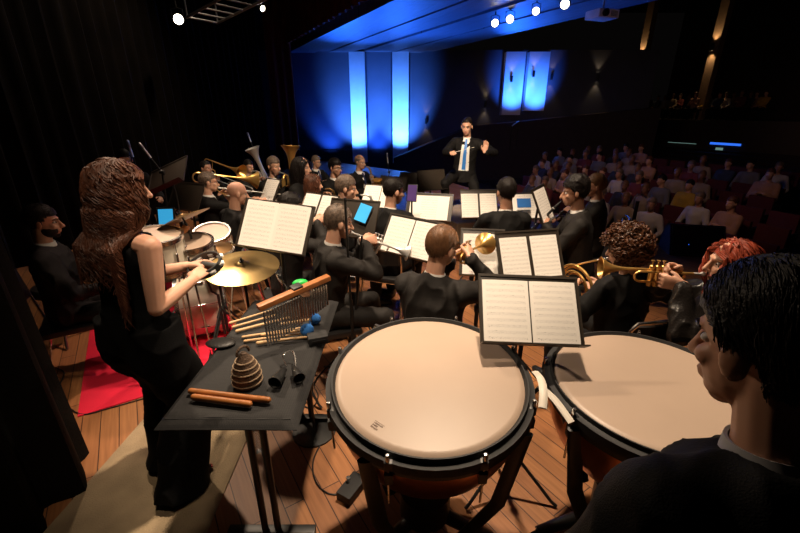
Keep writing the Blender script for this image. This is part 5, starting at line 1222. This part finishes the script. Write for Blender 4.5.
# handrails catching light
for (xa, ya, xb, yb, lb) in [(615, 116, 632, 110, 'thin pale handrail on the balcony front at the right'), (512, 126, 519, 121, 'thin pale handrail on the side gallery below the slanted pilasters')]:
    if xa > 600: a, b = hit(xa, ya, bw, LN), hit(xb, yb, bw, LN)
    else: a, b = aty(xa, ya, WY - 1), aty(xb, yb, WY - 1)
    c = (a + b) / 2; o = thing('handrail', lb, 'handrail', c); MB().tube([a - c, b - c], .022, 8).build('rail', M['steel'], o)
    for e in (a, b): MB().tube([e - c, e - c - V((0, 0, .95 if xa < 600 else .45))], .016, 8).build('post', M['blk'], o)

# ------------------------------------------------------------------ the audience
SEATW = .58
def aud_pos(r, k): return LA + LN * (ROW0 + ROWD * r) + LU * (k * SEATW + (.29 if r % 2 else 0)) + V((0, 0, rowz(r)))
AYAW = face(-LN.x, -LN.y)
def make_seat(label, mtx):
    o = thing('auditorium_seat', label, 'seat', mtx, 'red auditorium seats')
    MB().box((0, .02, .43), (.48, .46, .10), bev=.03).build('cushion', M['seat'], o)
    MB().box((0, -.25, .68), (.48, .09, .56), rx(R(0)), .03).build('backrest', M['seat'], o)
    for sx in (-1, 1): MB().box((.265 * sx, -.02, .32), (.04, .46, .62), bev=.01).build('armrest', M['blkm'], o)
    return o
tops = [('yellow jacket', (.50, .30, .03)), ('white shirt', (.50, .45, .40)), ('peach top', (.45, .24, .15)), ('black top', (.03, .03, .035)), ('grey jumper', (.17, .16, .15)), ('maroon top', (.16, .03, .03)), ('navy coat', (.03, .045, .09)), ('beige coat', (.32, .24, .16))]
TM = [mat(n.replace(' ', '_'), c, .85) for n, c in tops]
protos = []
AHAIR = ['black', 'grey', 'brown', 'tan']
def make_spectator(i, label, mtx):
    P = Person(0, 0, (0, 1), lean=-6 + 4 * (i % 3), side=(-3, 2, 0)[i % 3], head=((-12, 8, 0, 14)[i % 4], -3, 0), scale=.98 + .03 * (i % 3)); P.base = V(); P.M = MX()
    if i % 3 == 0: P.arms((-.06, .30, .66), (.06, .32, .67), (.8, .4, 0), (-.8, .4, 0))
    elif i % 3 == 1: P.arms((-.20, .25, .62), (.20, .25, .62), (.1, 1, 0), (-.1, 1, 0))
    else: P.arms((-.05, .26, .86), (.07, .25, .84), (.9, .1, .2), (-.9, .1, .1))
    P.legs(); P.root(label); P.body((S1, S2, S1, S3)[i % 4] if i != 0 else S1, .014); P.jacket(TM[i], 'top', .024, i % 2 == 1, rum=0); P.trousers(M['suit'], .026, 0)
    P.hair_short(M[AHAIR[i % 4]], thick=1.09, nape=-.12 if i % 2 else -.07, side=-.07 if i % 2 else -.03)
    P.R.matrix_world = mtx; P.R['group'] = 'seated audience'; return P.R
rs = random.Random(12); spots = []
TOPY = [(470, 190), (505, 176), (530, 162), (560, 152), (620, 148), (700, 150), (790, 160)]
def topy(x):
    for (a, ya), (b, yb) in zip(TOPY, TOPY[1:]):
        if a <= x <= b: return ya + (yb - ya) * (x - a) / (b - a)
    return 999
seat0 = None; cnt = 0
for r in range(0, 15):
    col = 0
    for k in range(14, -26, -1):
        p = aud_pos(r, k); hx, hy, dd = proj(p + V((0, 0, 1.2)))
        if dd < 2 or not (488 < hx < 792) or hy < topy(hx) or p.y > WY - 1.6: continue
        if (p - LA).dot(LN) < 1.2: continue
        spots.append((r, col, p, hx, hy)); col += 1
print('audience spots', len(spots))
for r, col, p, hx, hy in spots:
    m = T(p) @ rz(AYAW); dark = hx > 745
    taken = rs.random() < (.62 if hx < 640 else .45 if hx < 745 else .3)
    where = '%s row from the stage, %s from the right' % (ORD[r], ORD[min(col, 27)])
    lab = 'dark red auditorium seat, ' + where
    if seat0 is None: seat0 = make_seat(lab, m)
    else: dup(seat0, lab, m, 'red auditorium seats')
    if taken:
        i = rs.choice([1, 2, 3, 3, 4, 5, 6, 7, 1, 7])
        if abs(hx - 688) < 9 and abs(hy - 182) < 8: i = 0
        spots_m = m @ T((0, .02, .01)) @ rz(R(rs.uniform(-12, 12))); lb = 'spectator in %s, %s' % (tops[i][0], where)
        pr = [q for q in protos if q[0] == i]
        if pr: dup(pr[0][1], lb, spots_m, 'seated audience')
        else: protos.append((i, make_spectator(i, lb, spots_m)))
# a few faintly lit people up on the balcony
for n in range(22):
    px = 604 + n * 7.6; d0 = 2.2 + (n % 3) * 1.0
    p = hit(px, 100, bw + LN * d0, LN); p.z = 1.6 + .02
    i, q = protos[n % len(protos)]
    dup(q, 'spectator in %s up on the dark balcony, %s from the left' % (tops[i][0], ORD[n]), T(V((p.x, p.y, 1.6))) @ rz(AYAW), 'people on the balcony')
